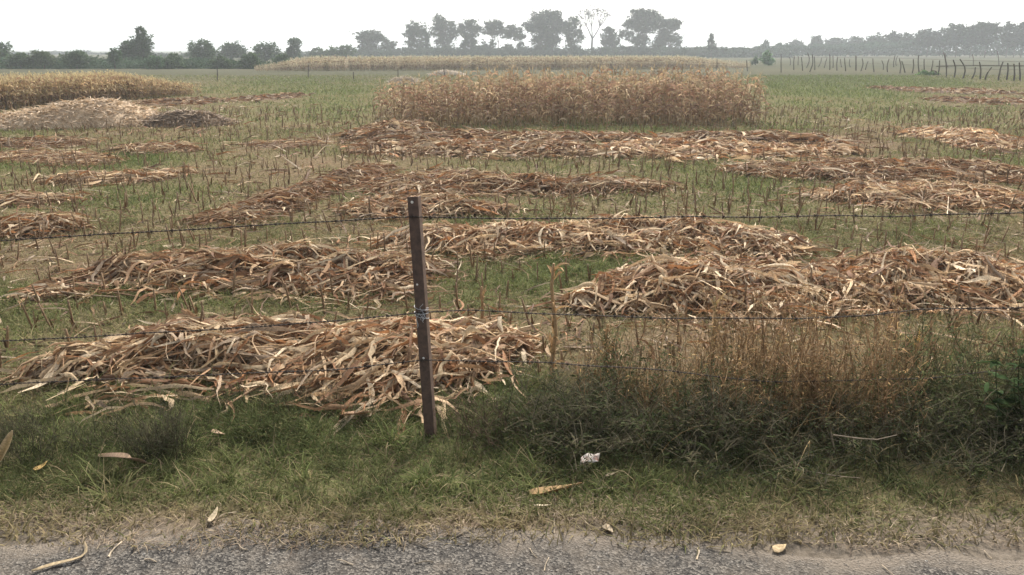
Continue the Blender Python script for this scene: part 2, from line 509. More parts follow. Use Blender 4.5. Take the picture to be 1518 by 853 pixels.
def pile(name, label, cols, h, az, spread, dens, br=1.0, red=0.0, lw=(.02, .052), ll=(.26, .7), nseg=6, stalks=8, curl=1.0, group="heaps of cut maize leaves in the field", cat="leaf pile"):
    sf, xs, yf, yb = make_surface(cols, h, len(PILES) + 40)
    PILES.append((xs, yf, yb))
    cx, cy = float(np.mean(xs)), float(np.mean((yf + yb) / 2))
    area = float(np.sum((yb[1:] - yf[1:] + yb[:-1] - yf[:-1]) * .5 * np.diff(xs)))
    n = int(area * dens)
    root = empty(name, (cx, cy, 0))
    tag(root, label, cat, group)
    surf = lambda x, y: np.maximum(sf(x, y), 0) + terr(x, y)
    org = np.array([cx, cy, 0])
    # matted core
    mbm = MB()
    u = np.linspace(xs[0] + .02, xs[-1] - .02, max(8, int((xs[-1] - xs[0]) / .07)))
    vv = np.linspace(0.03, .97, 18)
    U, V = np.meshgrid(u, vv)
    YY = np.interp(U, xs, yf) * (1 - V) + np.interp(U, xs, yb) * V
    ZZ = terr(U, YY) + sf(U, YY) * .82 - .015
    Cm = lerp([.085, .055, .033], [.20, .13, .08], vnoise(U * 12, YY * 12, 3))
    grid_mesh(mbm, U - cx, YY - cy, ZZ, Cm)
    mbm.build("matted_core", M_mound, root)
    # leaves
    mbl = MB()
    w = (yb - yf)
    cdf = np.cumsum(np.interp(np.linspace(xs[0], xs[-1], 400), xs, w)); cdf = cdf / cdf[-1]
    x = np.interp(rng.random(n), cdf, np.linspace(xs[0], xs[-1], 400))
    v = np.where(rng.random(n) < .78, rng.beta(1.25, 1.25, n) * 1.04 - .03, np.maximum(rng.normal(.4, .4, n), -.22))
    x = x + np.where(rng.random(n) < .15, rng.normal(0, .25, n), 0)
    y = np.interp(x, xs, yf) * (1 - v) + np.interp(x, xs, yb) * v
    keep = rng.random(n) < np.clip(.25 + 1.5 * fbm(x * 1.5, y * 2.2, len(PILES) + 300) - .1, .3, 1)
    x, y, v = x[keep], y[keep], v[keep]; n = len(x)
    a = R(az) + rng.normal(0, R(spread * 1.15), n) + np.pi * rng.integers(0, 2, n)
    a = np.where(rng.random(n) < .16, rng.uniform(0, 6.28, n), a)
    front = (v < .35) & (rng.random(n) < .35)
    a = np.where(front, -np.pi / 2 + rng.normal(0, .6, n), a)
    L = rng.uniform(*ll, n); Wd = rng.uniform(*lw, n)
    fine = rng.random(n) < .45
    Wd = np.where(fine, Wd * .45, Wd); L = np.where(rng.random(n) < .3, L * .55, L)
    # start half a length back, so that the leaf lies about its spot
    x0 = x - np.cos(a) * L * .5; y0 = y - np.sin(a) * L * .5
    p0 = np.stack([x0, y0, 0 * x], -1)
    tip = rng.random(n) < .12
    up = np.where(tip, rng.uniform(.1, .6, n), rng.normal(.0, .12, n)) / (1 + L)
    off = rng.random(n) ** 2 * .09 * min(1, h / .25) + .006
    k = int(n)
    mb_col = huskcol(n, br, red)
    P0 = p0.copy(); P0[:, 2] = 0
    ribb = MB()
    ribbons(ribb, P0, a, 0 * up, up * 1.6, L, Wd, mb_col, nseg, roll=rng.normal(0, .55, n), twist=rng.normal(0, 1.5 * curl, n), fold=rng.uniform(-.4, .4, n),
            daz=rng.normal(0, 1.0 * curl, n), prof='husk', crumple=.008, surf=surf, arch=rng.uniform(-.01, .06, n) * min(1, h / .2), off=off)
    for vv_, ff_, cc_ in zip(ribb.v, ribb.f, ribb.c):
        mbl.add(vv_ - org.astype(np.float32), ff_, cc_)
    o = mbl.build("dry_leaves", M_husk, root); o["kind"] = "stuff"
    # stalks pulled up with the leaves
    if stalks:
        mbs = MB()
        S = 7
        for _ in range(stalks):
            i = rng.integers(n); aa = R(az) + rng.normal(0, R(spread) * .7); LL = rng.uniform(.6, 1.2)
            s = np.linspace(-.5, .5, S)
            sx = x[i] + np.cos(aa) * LL * s; sy = y[i] + np.sin(aa) * LL * s
            sz = surf(sx, sy) + .035 + rng.uniform(0, .05)
            sz = sz * .35 + np.linspace(sz[0], sz[-1], S) * .65
            tube1(mbs, np.stack([sx - cx, sy - cy, sz], -1), .011, .007, huskcol(1, br * .8, red)[0], 4)
        o = mbs.build("cut_stalks", M_stalk, root); o["kind"] = "stuff"
    return root

N1, N2, N3 = 820, 450, 180
pile("maize_leaf_heap", "nearest leaf heap with long leaves lying flat, left of the steel post", [(28, 552, 566), (50, 540, 570), (80, 516, 573), (110, 495, 577), (200, 470, 583), (300, 464, 580), (400, 466, 578), (470, 490, 560)], .36, 12, 24, N1, .95)
pile("maize_leaf_heap", "nearest heap of leaves hanging steeply, crossed by the rusty steel post", [(365, 540, 582), (420, 490, 586), (500, 468, 592), (600, 464, 592), (680, 468, 588), (740, 475, 566), (792, 492, 520)], .38, 52, 26, N1, 1.05)
pile("maize_leaf_heap", "long leaf heap left of the post, between the top wire and the middle wire", [(20, 436, 452), (90, 404, 432), (150, 376, 430), (250, 367, 432), (350, 369, 432), (450, 368, 436), (540, 370, 438), (610, 374, 438), (645, 380, 420)], .34, 10, 32, N1, .95, .15)
pile("maize_leaf_heap", "small stray tuft of pale leaves at the left end below the long leaf heap", [(15, 428, 452), (50, 422, 452), (100, 430, 450), (135, 440, 450)], .12, -12, 30, 260, 1.15, stalks=2)
pile("maize_leaf_heap", "wide pale leaf heap just right of the post, directly beneath the top wire", [(560, 340, 366), (650, 334, 374), (750, 332, 380), (900, 330, 380), (1050, 330, 380), (1150, 334, 388), (1195, 348, 374)], .36, 62, 40, N1, 1.12)
pile("maize_leaf_heap", "short leaf heap behind the top of the steel post", [(500, 300, 318), (580, 288, 326), (680, 296, 324), (765, 306, 318)], .28, 30, 45, N2, 1.0)
pile("maize_leaf_heap", "large tangled leaf heap right of the post above the brown weeds", [(840, 440, 460), (880, 420, 462), (930, 396, 463), (1000, 384, 466), (1100, 378, 468), (1200, 384, 468), (1255, 400, 462)], .40, 35, 55, N1, 1.08)
pile("maize_leaf_heap", "bright leaf heap running out of the right edge above the middle wire", [(1190, 392, 452), (1240, 386, 456), (1330, 382, 458), (1420, 380, 460), (1518, 380, 460), (1640, 385, 458)], .40, 70, 40, N1, 1.15)
pile("maize_leaf_heap", "reddish brown leaf heap lying slantwise left behind the post", [(282, 322, 334), (330, 298, 332), (380, 272, 330), (430, 252, 318), (480, 246, 290), (530, 243, 278), (565, 248, 264)], .26, 20, 25, N2, .85, .6, stalks=14)
pile("maize_leaf_heap", "narrow brown leaf heap with a pointed right end behind the post top", [(525, 264, 282), (580, 258, 293), (640, 252, 294), (720, 262, 291), (820, 265, 290), (920, 265, 287), (1005, 269, 282)], .26, 12, 35, N2, .95, .3)
pile("maize_leaf_heap", "low band of leaves nearest the foot of the standing maize patch", [(505, 193, 206), (620, 195, 213), (760, 198, 213), (900, 199, 212), (1060, 198, 212), (1180, 198, 213), (1270, 204, 220)], .24, 10, 45, N3, .9, .3, ll=(.5, .9), lw=(.04, .09), nseg=4)
pile("maize_leaf_heap", "long leaf band second in front of the standing maize patch, left stretch", [(515, 212, 228), (600, 208, 232), (700, 210, 234), (820, 211, 235), (900, 214, 232)], .28, 20, 50, N3, .95, .2, lw=(.04, .09), nseg=4)
pile("maize_leaf_heap", "long pale leaf band second in front of the standing maize patch, right stretch", [(900, 214, 234), (960, 209, 236), (1030, 207, 237), (1130, 210, 235), (1200, 213, 233), (1285, 220, 230)], .30, 30, 50, N3, 1.2, lw=(.04, .09), nseg=4)
pile("maize_leaf_heap", "whitish leaf heap at the right edge, farther back than the others there", [(1365, 198, 206), (1420, 192, 223), (1480, 189, 225), (1560, 192, 222)], .34, 50, 50, N3, 1.25, lw=(.04, .09), nseg=4)
pile("maize_leaf_heap", "long thin brown leaf heap at the right side with one peaked tuft", [(1060, 247, 256), (1120, 243, 263), (1220, 242, 267), (1310, 236, 269), (1420, 242, 271), (1550, 238, 268)], .28, 10, 40, N2, .98, .25, nseg=5)
pile("maize_leaf_heap", "pale leaf heap at the right side just above the top wire", [(1190, 284, 292), (1240, 278, 301), (1320, 275, 309), (1420, 274, 311), (1560, 278, 312)], .30, 45, 45, N2, 1.15, nseg=5)
pile("maize_leaf_heap", "brown leaf heap at the left edge touching the top wire", [(-60, 318, 356), (40, 317, 354), (110, 326, 344)], .30, 10, 40, N2, .95, .2, nseg=5)
pile("maize_leaf_heap", "flat leaf strip at the left edge above the heap that touches the top wire", [(-60, 290, 306), (30, 290, 309), (125, 286, 300)], .16, 5, 30, 200, 1.05, .1, nseg=5)
pile("maize_leaf_heap", "narrow light leaf strip at left beyond the green grass tongue", [(40, 262, 272), (110, 258, 274), (190, 252, 274), (258, 250, 266)], .22, 12, 35, N3 * 1.4, 1.05, nseg=4)
pile("maize_leaf_heap", "scattered leaf strip at left below the pale straw mound", [(-40, 222, 240), (60, 224, 246), (165, 234, 247)], .18, 10, 50, 110, 1.0, .2, nseg=4)
pile("maize_leaf_heap", "small dark leaf heap below the gap between the two mounds", [(155, 216, 224), (190, 212, 230), (240, 213, 229), (295, 219, 226)], .24, 5, 40, N3, .9, .1, nseg=4)
pile("maize_leaf_heap", "brown leaf strip at the left edge right under the pale straw mound", [(-60, 208, 218), (40, 205, 222), (130, 207, 218)], .16, 5, 40, 90, .85, .4, nseg=4)
pile("maize_leaf_heap", "thin leaf strip left of the long bands before the maize patch", [(360, 211, 217), (420, 208, 221), (490, 208, 216)], .16, 5, 40, 90, .95, .3, nseg=4)
pile("maize_leaf_heap", "grey leaf heap at the left foot of the standing maize patch", [(535, 186, 196), (590, 180, 197), (645, 183, 192)], .30, 20, 50, N3, 1.0, nseg=4, lw=(.05, .1))
pile("maize_leaf_heap", "farthest rusty leaf strip at right beyond the green grass", [(1330, 128, 136), (1420, 129, 140), (1530, 132, 141)], .22, 5, 40, 22, .85, .5, nseg=3, lw=(.08, .15), stalks=0)
pile("maize_leaf_heap", "dark edged rusty leaf strip at right, second farthest", [(1400, 145, 152), (1470, 144, 156), (1560, 148, 154)], .22, 5, 40, 30, .85, .5, nseg=3, lw=(.08, .14), stalks=0)
pile("maize_leaf_heap", "flat brown leaf strip behind the small grey mound", [(170, 148, 156), (240, 144, 158), (300, 148, 156)], .16, 5, 40, 20, .8, .5, nseg=3, lw=(.08, .15), stalks=0)
pile("maize_leaf_heap", "faint brown leaf strip in the far green grass beside the left maize field", [(305, 146, 152), (370, 138, 151), (440, 138, 146)], .14, 5, 40, 16, .8, .5, nseg=3, lw=(.08, .15), stalks=0)

# ------------------------------------------------------------------ straw mounds (threshed chaff)
def mound(label, cols, h, c0, c1, n, name="straw_mound", group=None):
    sf, xs, yf, yb = make_surface(cols, h, len(PILES) + 90)
    F = [P(c[0], c[2]) for c in cols]
    hs = []
    # crest height so that the top row is met half way through the depth
    depth = max(1.2, (xs[-1] - xs[0]) * .42)
    for c, f in zip(sorted(cols, key=lambda c: c[0]), F):
        hs.append(max(.02, PD(c[0], c[1], f[1] + depth * .5)[2]))
    hs = np.array(hs)
    def S(x, y):
        f = np.interp(x, xs, yf)
        v = (y - f) / depth
        return np.interp(x, xs, hs) * np.clip(4 * v * (1 - v), 0, 1) ** .8 * (.93 + .14 * fbm(x * 1.5, y * 1.5, 8)) + .03 * fbm(x * 6, y * 6, 18)
    PILES.append((xs, yf, yf + depth))
    cx, cy = float(np.mean(xs)), float(np.mean(yf) + depth / 2)
    root = empty(name, (cx, cy, 0)); tag(root, label, "straw mound", group)
    m1 = MB()
    U, V = np.meshgrid(np.linspace(xs[0], xs[-1], 120), np.linspace(0, 1, 40))
    YY = np.interp(U, xs, yf) + V * depth
    t = np.clip(fbm(U * 2.5, YY * 2.5, 61, 4) * 1.6 - .3, 0, 1)
    grid_mesh(m1, U - cx, YY - cy, S(U, YY) - .02, lerp(c0, c1, t))
    m1.build("chaff_heap", M_mound, root)
    m2 = MB()
    x = rng.uniform(xs[0], xs[-1], n); y = np.interp(x, xs, yf) + rng.uniform(0, .8, n) * depth
    p = np.stack([x - cx, y - cy, S(x, y)], -1)
    cc = lerp(c0, c1, rng.random(n)) * rng.uniform(.8, 1.25, n)[:, None]
    ribbons(m2, p, rng.uniform(0, 6.28, n), rng.normal(.1, .3, n), rng.normal(-.1, .3, n), rng.uniform(.15, .4, n), rng.uniform(.03, .06, n), cc, 2, roll=rng.normal(0, .6, n))
    o = m2.build("loose_straw", M_straw, root); o["kind"] = "stuff"
mound("broad pale straw mound, larger of two by the left maize field", [(-120, 178, 196), (0, 168, 194), (50, 158, 193), (90, 150, 192), (130, 147, 191), (165, 154, 190), (195, 165, 189), (222, 182, 188)], 1.3, [.50, .385, .26], [.63, .50, .36], 3500)
mound("smaller dark grey brown leaf mound right beside the broad pale straw mound", [(212, 178, 188), (235, 169, 189), (265, 165, 189), (300, 168, 188), (322, 178, 187), (340, 184, 186)], .7, [.24, .18, .13], [.45, .345, .245], 1500)
mound("tiny pale straw mound behind the left corner of the standing maize patch", [(575, 121, 125), (585, 116, 125), (598, 114, 125), (612, 116, 125), (622, 121, 125)], .7, [.38, .31, .23], [.5, .42, .33], 500)
mound("tiny pale straw mound far off in front of the distant maize field", [(635, 110, 112), (648, 105, 112), (660, 104, 112), (675, 106, 112), (690, 110, 112)], .7, [.36, .30, .23], [.5, .42, .33], 400)

def pile_h(x, y):
    m = np.zeros(np.shape(x), bool)
    for xs, yf, yb in PILES:
        f = np.interp(x, xs, yf); b = np.interp(x, xs, yb)
        m |= (x > xs[0]) & (x < xs[-1]) & (y > f + .05) & (y < b - .05)
    return m

# ------------------------------------------------------------------ standing maize
MZ = np.array([[.43, .305, .215], [.36, .24, .17], [.24, .145, .105], [.54, .43, .315], [.40, .315, .205], [.30, .20, .15]])
MZ = MZ * np.array([1.0, .985, .92])
def maize_proto(seed, hgt, nl, nseg, lod=0):
    r = np.random.default_rng(seed)
    m = MB()
    lean = r.normal(0, .05, 2)
    S = 5 if lod == 0 else 3
    s = np.linspace(0, 1, S)
    path = np.stack([lean[0] * hgt * s ** 1.5, lean[1] * hgt * s ** 1.5, hgt * s], -1)
    tube1(m, path, 0.018 if lod == 0 else .022, .009 if lod == 0 else .014, [.42, .31, .19], 4 if lod == 0 else 3)
    z = r.uniform(.12, .97, nl)
    p = np.stack([lean[0] * hgt * z ** 1.5, lean[1] * hgt * z ** 1.5, hgt * z], -1)
    c = MZ[r.integers(0, len(MZ), nl)] * r.uniform(.6, 1.4, nl)[:, None]
    c = c * (1 + (z[:, None] - .5) * np.array([.2, .18, .12]))        # upper leaves bleached, lower ones brown
    ribbons(m, p, r.uniform(0, 6.28, nl), r.uniform(.7, 1.45, nl), r.uniform(-2.1, -1.2, nl) + z * .4, r.uniform(.3, .65, nl), r.uniform(.04, .085, nl) * (1 if lod == 0 else 1.4), c, nseg,
            roll=r.normal(0, .5, nl), twist=r.normal(0, 1.3, nl), fold=(r.uniform(-.3, .3, nl) if lod == 0 else 0), daz=r.normal(0, .6, nl), prof='leaf')
    k = 6 if lod == 0 else 3
    ribbons(m, np.tile(path[-1], (k, 1)), r.uniform(0, 6.28, k), r.uniform(.9, 1.5, k), r.uniform(.3, 1.2, k), r.uniform(.15, .28, k), .012 if lod == 0 else .03, np.tile([.50, .40, .25], (k, 1)), 2)
    if lod == 0:
        for _ in range(1):
            zz = r.uniform(.4, .55) * hgt; aa = r.uniform(0, 6.28)
            ribbons(m, np.tile([0, 0, zz], (3, 1)), aa + r.normal(0, .4, 3), .9, -.4, r.uniform(.2, .28, 3), .06, np.tile([.5, .41, .27], (3, 1)), 3, fold=.4, prof='husk')
    return m

protos = [maize_proto(100 + i, 1.45 + .09 * (i % 4), 10, 5) for i in range(7)]
pmesh = [p.mesh("maize_plant", M_maize) for p in protos]
parr = [p.arrays() for p in protos]
lods = [maize_proto(200 + i, 1.55 + .05 * (i % 4), 8, 3, 1).arrays() for i in range(6)]

def TRS(x, y, z, rz, s):
    c, n = math.cos(rz) * s, math.sin(rz) * s
    return np.array([[c, -n, 0, x], [n, c, 0, y], [0, 0, s, z], [0, 0, 0, 1]])

# mid-field patch: front edge along pixels 572..1140
fl, fr = P(566, 188), P(1147, 186)
spots = []
x = fl[0]
while x < fr[0]:
    u = (x - fl[0]) / (fr[0] - fl[0])
    f = fl[1] * (1 - u) + fr[1] * u + .25 * math.sin(x * 1.7)
    depth = 5 + 3.5 * u
    y = f
    while y < f + depth:
        spots.append((x + rng.normal(0, .07), y + rng.normal(0, .1), u))
        y += .34 if y < f + 2 else .45
    x += .30
# the right flank keeps a straight edge along the line of sight
spots = [s for s in spots if s[0] <= fr[0] + .1]
spots.sort(key=lambda s: s[1])
rest = MB()
for i, (x, y, u) in enumerate(spots):
    if rng.random() < .05: continue
    s = (.74 + .12 * sstep(0, .3, u) + .06 * u) * (.9 + .2 * float(fbm(x * .6, y * .6, 14))) * rng.uniform(.74, 1.2)
    k = int(rng.integers(7)); rz = rng.uniform(0, 6.28)
    if i < 300:
        o = bpy.data.objects.new("maize_plant", pmesh[k]); COL.objects.link(o)
        o.location = (x, y, float(terr(x, y))); o.rotation_euler = (rng.normal(0, .06), rng.normal(0, .06), rz); o.scale = (s, s, s)
        tag(o, "dry brown maize plant in the front rows of the standing patch mid field", "maize plant", "maize plants of the standing patch")
    else:
        rest.merge(parr[k] if y < fl[1] + 5 else lods[k % 6], TRS(x, y, float(terr(x, y)), rz, s), rng.uniform(.8, 1.2))
stuff(rest.build("maize_stand", M_maize), "dry maize standing densely behind the front rows of the mid field patch", "maize crop")

def maize_field(label, fn, n, arr, sc=(.9, 1.12), tint=(1, 1, 1), hs=lambda x, y: 1.0):
    m = MB()
    pts = fn(n)
    for (x, y) in pts:
        k = int(rng.integers(len(arr)))
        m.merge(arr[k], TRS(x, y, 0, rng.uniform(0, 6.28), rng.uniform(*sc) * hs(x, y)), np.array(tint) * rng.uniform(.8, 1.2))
    stuff(m.build("maize_field", M_maize), label, "maize crop")

# left field: front edge from (-..,170) to (300,140)
a0, a1 = P(-250, 182), P(300, 141)
def leftf(n):
    t = rng.random(n) ** .9; dd = rng.random(n) ** 1.5 * 7
    dirv = (a1 - a0)[:2]; nrm_ = np.array([-dirv[1], dirv[0]]); nrm_ = nrm_ / np.linalg.norm(nrm_)
    if nrm_[1] < 0: nrm_ = -nrm_
    b = a0[:2] + dirv * t[:, None] + nrm_ * dd[:, None]
    return b[(b[:, 0] / b[:, 1]) < (a1[0] / a1[1]) + .004]
maize_field("dry golden maize field standing at left behind the straw mounds", leftf, 2600, lods, sc=(.60, .76), tint=(1.14, 1.2, 1.1), hs=lambda x, y: 1 - .5 * float(sstep(160, 310, proj(x, y)[0])))
b0, b1 = P(378, 106), P(1112, 102)
def farf(n):
    t = rng.random(n); dd = rng.random(n) ** 2.2 * 32
    x = b0[0] * (1 - t) + b1[0] * t; y = b0[1] * (1 - t) + b1[1] * t + dd
    k = y / (b0[1] * (1 - t) + b1[1] * t)
    return np.stack([x * k, y], -1)
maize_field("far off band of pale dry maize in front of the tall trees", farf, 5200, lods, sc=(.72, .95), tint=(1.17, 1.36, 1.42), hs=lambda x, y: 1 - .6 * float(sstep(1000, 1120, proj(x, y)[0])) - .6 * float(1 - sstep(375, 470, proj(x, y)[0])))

# ------------------------------------------------------------------ grass
def spots_between(y0, y1, n, slope=.69, pad=2.4):
    y = np.sqrt(rng.random(n) * ((y1 + 2) ** 2 - (y0 + 2) ** 2) + (y0 + 2) ** 2) - 2
    x = rng.uniform(-1, 1, n) * (y * slope + pad)
    return x, y

def grasscol(x, y, n):
    g = green(x, y)
    t = np.clip(g * 1.0 + rng.normal(0, .22, n), 0, 1)
    c = lerp([.31, .255, .14], [.165, .182, .07], sstep(.05, .6, t))
    c = lerp(c, [.12, .165, .05], sstep(.8, 1.05, t) * .7)
    return c * (rng.uniform(.65, 1.3, n) * (.9 + .1 * sstep(5.2, 6.4, y)))[:, None], g

mg = MB()
# taller tufts on the verge
nt_ = 230
tx, ty = spots_between(3.75, 5.7, nt_)
k = 34; n = nt_ * k
x = np.repeat(tx, k) + rng.normal(0, .035, n); y = np.repeat(ty, k) + rng.normal(0, .035, n)
c, g = grasscol(x, y, n)
c = c * np.repeat(rng.uniform(.8, 1.3, nt_), k)[:, None]
c = np.where((rng.random(n) < .12)[:, None], np.array([.36, .29, .17]) * rng.uniform(.7, 1.2, (n, 1)), c)
ribbons(mg, np.stack([x, y, terr(x, y) - .004], -1), rng.uniform(0, 6.28, n), rng.uniform(.8, 1.5, n), rng.uniform(-.9, .7, n), rng.uniform(.1, .26, n) * np.repeat(rng.uniform(.6, 1.2, nt_), k), rng.uniform(.005, .009, n), c, 4, roll=rng.normal(0, .4, n))
x, y = spots_between(3.35, 5.7, 128000)
clump = fbm(x * 2.5, y * 2.5, 71)
kp = rng.random(len(x)) < np.clip(.16 + sstep(3.3, 3.75, y + (fbm(x * 1.3, 0 * y, 77) - .5) * .6) * 1.0, 0, 1) * (.2 + 1.1 * clump ** 1.3)
x, y = x[kp], y[kp]; n = len(x); c, g = grasscol(x, y, n)
c = np.where((rng.random(n) < .16)[:, None], np.array([.30, .235, .14]) * rng.uniform(.5, 1.2, (n, 1)), c)
L = rng.uniform(.05, .13, n) * (.6 + .8 * fbm(x * 1.7, y * 1.7, 33))
ribbons(mg, np.stack([x, y, terr(x, y) - .004], -1), rng.uniform(0, 6.28, n), rng.uniform(.5, 1.5, n), rng.uniform(-.7, .7, n), L, rng.uniform(.005, .0095, n), c, 3, roll=rng.normal(0, .4, n))
x, y = spots_between(5.4, 11.5, 195000)
kp = (~pile_h(x, y)) & (rng.random(len(x)) < .35 + .75 * green(x, y)) & (rng.random(len(x)) < .45 + .8 * fbm(x * 1.8, y * 1.8, 72))
x, y = x[kp], y[kp]; n = len(x); c, g = grasscol(x, y, n)
L = rng.uniform(.06, .2, n) * (.5 + .7 * g)
ribbons(mg, np.stack([x, y, terr(x, y) - .004], -1), rng.uniform(0, 6.28, n), rng.uniform(.4, 1.5, n), rng.uniform(-.8, .7, n), L, rng.uniform(.006, .011, n), c, 3, roll=rng.normal(0, .4, n))
x, y = spots_between(11, 26, 150000)
kp = (~pile_h(x, y)) & (rng.random(len(x)) < .25 + .75 * green(x, y))
x, y = x[kp], y[kp]; n = len(x); c, g = grasscol(x, y, n)
L = rng.uniform(.06, .2, n) * (.5 + .8 * g)
ribbons(mg, np.stack([x, y, terr(x, y) - .004], -1), rng.uniform(0, 6.28, n), rng.uniform(.5, 1.5, n), rng.uniform(-.6, .8, n), L, rng.uniform(.012, .022, n), c, 2, roll=rng.normal(0, .4, n))
x, y = spots_between(25, 80, 90000)
kp = (~pile_h(x, y)) & (rng.random(len(x)) < .15 + .85 * green(x, y))
x, y = x[kp], y[kp]; n = len(x); c, g = grasscol(x, y, n)
L = rng.uniform(.1, .25, n) * (.6 + .7 * g)
ribbons(mg, np.stack([x, y, terr(x, y) - .004], -1), rng.uniform(0, 6.28, n), rng.uniform(.5, 1.5, n), rng.uniform(-.4, .8, n), L, rng.uniform(.03, .06, n), c, 2, roll=rng.normal(0, .4, n))
stuff(mg.build("grass", M_grass), "green and straw coloured grass growing between the leaf heaps and along the verge", "grass")

# dry thatch along the road edge and loose bits of leaf over the field
ml = MB()
n = 6500
x = rng.uniform(-6, 6, n); y = 3.40 + np.abs(rng.normal(0, .2, n)) + (fbm(x * 1.2, 0 * x, 15) - .45) * .5
c = lerp([.15, .105, .07], [.42, .33, .22], rng.random(n) ** 2.4)
ribbons(ml, np.stack([x, y, terr(x, y) + .012 + rng.random(n) * .012], -1), rng.uniform(0, 6.28, n), rng.normal(.05, .2, n), rng.normal(-.15, .2, n), rng.uniform(.02, .10, n) * np.where(rng.random(n) < .06, 2, 1), rng.uniform(.002, .005, n), c, 3, daz=rng.normal(0, .7, n))
n = 9000
x, y = spots_between(5.6, 14, n)
kp = rng.random(n) < .25 + .75 * (1 - green(x, y)) ; x, y = x[kp], y[kp]; n = len(x)
ribbons(ml, np.stack([x, y, terr(x, y) + .015], -1), rng.uniform(0, 6.28, n), rng.normal(.1, .25, n), rng.normal(-.1, .25, n), rng.uniform(.12, .5, n), rng.uniform(.008, .03, n), huskcol(n, .8, .6), 3, roll=rng.normal(0, .6, n), twist=rng.normal(0, .8, n), daz=rng.normal(0, .7, n))
n = 9000
x, y = spots_between(14, 40, n)
kp = rng.random(n) < (1 - green(x, y)) ** 2 * 1.4; x, y = x[kp], y[kp]; n = len(x)
ribbons(ml, np.stack([x, y, terr(x, y) + .02], -1), rng.uniform(0, 6.28, n), rng.normal(.1, .25, n), rng.normal(-.1, .25, n), rng.uniform(.2, .6, n), rng.uniform(.02, .06, n), huskcol(n, .8, .8), 2, roll=rng.normal(0, .6, n))
stuff(ml.build("dry_litter", M_straw), "dry straw and leaf scraps strewn along the road edge and over the stubble", "litter")

# ------------------------------------------------------------------ cut maize stubs
def stub_proto(seed):
    r = np.random.default_rng(seed); m = MB(); h = r.uniform(.16, .33)
    l = r.normal(0, .12, 2); s = np.linspace(0, 1, 4)
    path = np.stack([l[0] * h * s, l[1] * h * s, h * s - .02], -1)
    tube1(m, path, .0115, .008, np.array([.24, .155, .085]) * r.uniform(.6, 1.1), 4)
    k = int(r.integers(1, 3))
    ribbons(m, np.tile([0, 0, .02], (k, 1)) + r.normal(0, .006, (k, 3)), r.uniform(0, 6.28, k), r.uniform(1.3, 1.57, k), r.uniform(.7, 1.5, k), r.uniform(.08, .2, k), r.uniform(.016, .028, k), huskcol(k, .6, .6), 3, fold=.2, twist=r.normal(0, .8, k))
    return m
sps = [stub_proto(300 + i) for i in range(8)]
smesh = [s.mesh("maize_stub", M_stalk) for s in sps]; sarr = [s.arrays() for s in sps]
cand = []
yy = 5.75
while yy < 34:
    xx = -(yy * .66 + .6)
    while xx < yy * .66 + .6:
        px_, py_ = xx + rng.normal(0, .08) + .3 * (yy - 6), yy + rng.normal(0, .05)
        px_ = ((px_ + yy * .66 + .6) % (2 * (yy * .66 + .6))) - (yy * .66 + .6)
        cand.append((px_, py_)); xx += .27
    yy += .5
cand = np.array(cand)
dn = fbm(cand[:, 0] * .35, cand[:, 1] * .35, 19)
cand = cand[(~pile_h(cand[:, 0], cand[:, 1]) | (rng.random(len(cand)) < .35)) & (rng.random(len(cand)) < np.clip(dn * 2.4 - .2, .2, .95) * np.interp(cand[:, 1], [6, 12, 34], [1, .85, .6]))]
infr = (np.abs(proj(cand[:, 0], cand[:, 1])[0] - 759) < 770)
order = np.argsort(cand[:, 1] + np.where(infr, 0, 1000))
ms = MB()
for j, i in enumerate(order):
    x, y = cand[i]; k = int(rng.integers(8)); rz = rng.uniform(0, 6.28); s = rng.uniform(.75, 1.2)
    if j < 300:
        o = bpy.data.objects.new("maize_stub", smesh[k]); COL.objects.link(o)
        o.location = (x, y, float(terr(x, y))); o.rotation_euler = (0, 0, rz); o.scale = (s, s, s)
        tag(o, "short cut maize stub standing in the grass among the nearer leaf heaps", "maize stub", "cut maize stubs among the nearer leaf heaps")
    else:
        ms.merge(sarr[k], TRS(x, y, float(terr(x, y)), rz, s * 1.05), rng.uniform(.8, 1.2))
stuff(ms.build("maize_stubble", M_stalk), "rows of cut maize stubble spread over the farther field", "stubble")

# uncut single stalks
def tall_stalk(label, px, ybase, ytop, nl, col, w=.05):
    b = P(px, ybase); h = PD(px, ytop, b[1])[2] - b[2]
    root = empty("maize_stalk", b); tag(root, label, "maize stalk", "single tall stalks left in the field")
    m = MB(); s = np.linspace(0, 1, 6)
    wob = rng.normal(0, .008, (6, 2)); wob[0] = 0
    path = np.stack([wob[:, 0], wob[:, 1], h * s], -1)
    tube1(m, path, .018, .010, col, 4); m.build("stem", M_stalk, root)
    m = MB()
    z = np.sort(rng.uniform(.05, .95, nl)) * h
    ribbons(m, np.stack([0 * z, 0 * z, z], -1), rng.uniform(0, 6.28, nl), rng.uniform(1.1, 1.55, nl), rng.uniform(-1.2, 1.3, nl), rng.uniform(.08, .2, nl), rng.uniform(.015, w * .8, nl), np.asarray(col) * rng.uniform(.9, 1.5, (nl, 1)), 4, fold=.3, twist=rng.normal(0, 1, nl), prof='leaf')
    m.build("leaf_sheath", M_husk, root)
tall_stalk("tallest ragged brown stalk standing alone right of the steel post", 819, 565, 390, 16, [.34, .22, .11], .06)
tall_stalk("short ragged stalk standing just right of the heap by the post", 715, 485, 425, 6, [.28, .18, .09])
tall_stalk("orange brown stalk standing left of the brown weed thicket", 897, 560, 482, 7, [.36, .21, .09])
tall_stalk("thin yellow stalk standing below the large tangled heap", 1056, 520, 440, 6, [.36, .27, .13])
tall_stalk("yellow leaf wrapped stub in the thicket at right", 1357, 545, 512, 5, [.42, .27, .09], .08)
tall_stalk("greyish wrapped stub left of the yellow one in the thicket at right", 1342, 530, 498, 4, [.30, .22, .16], .06)
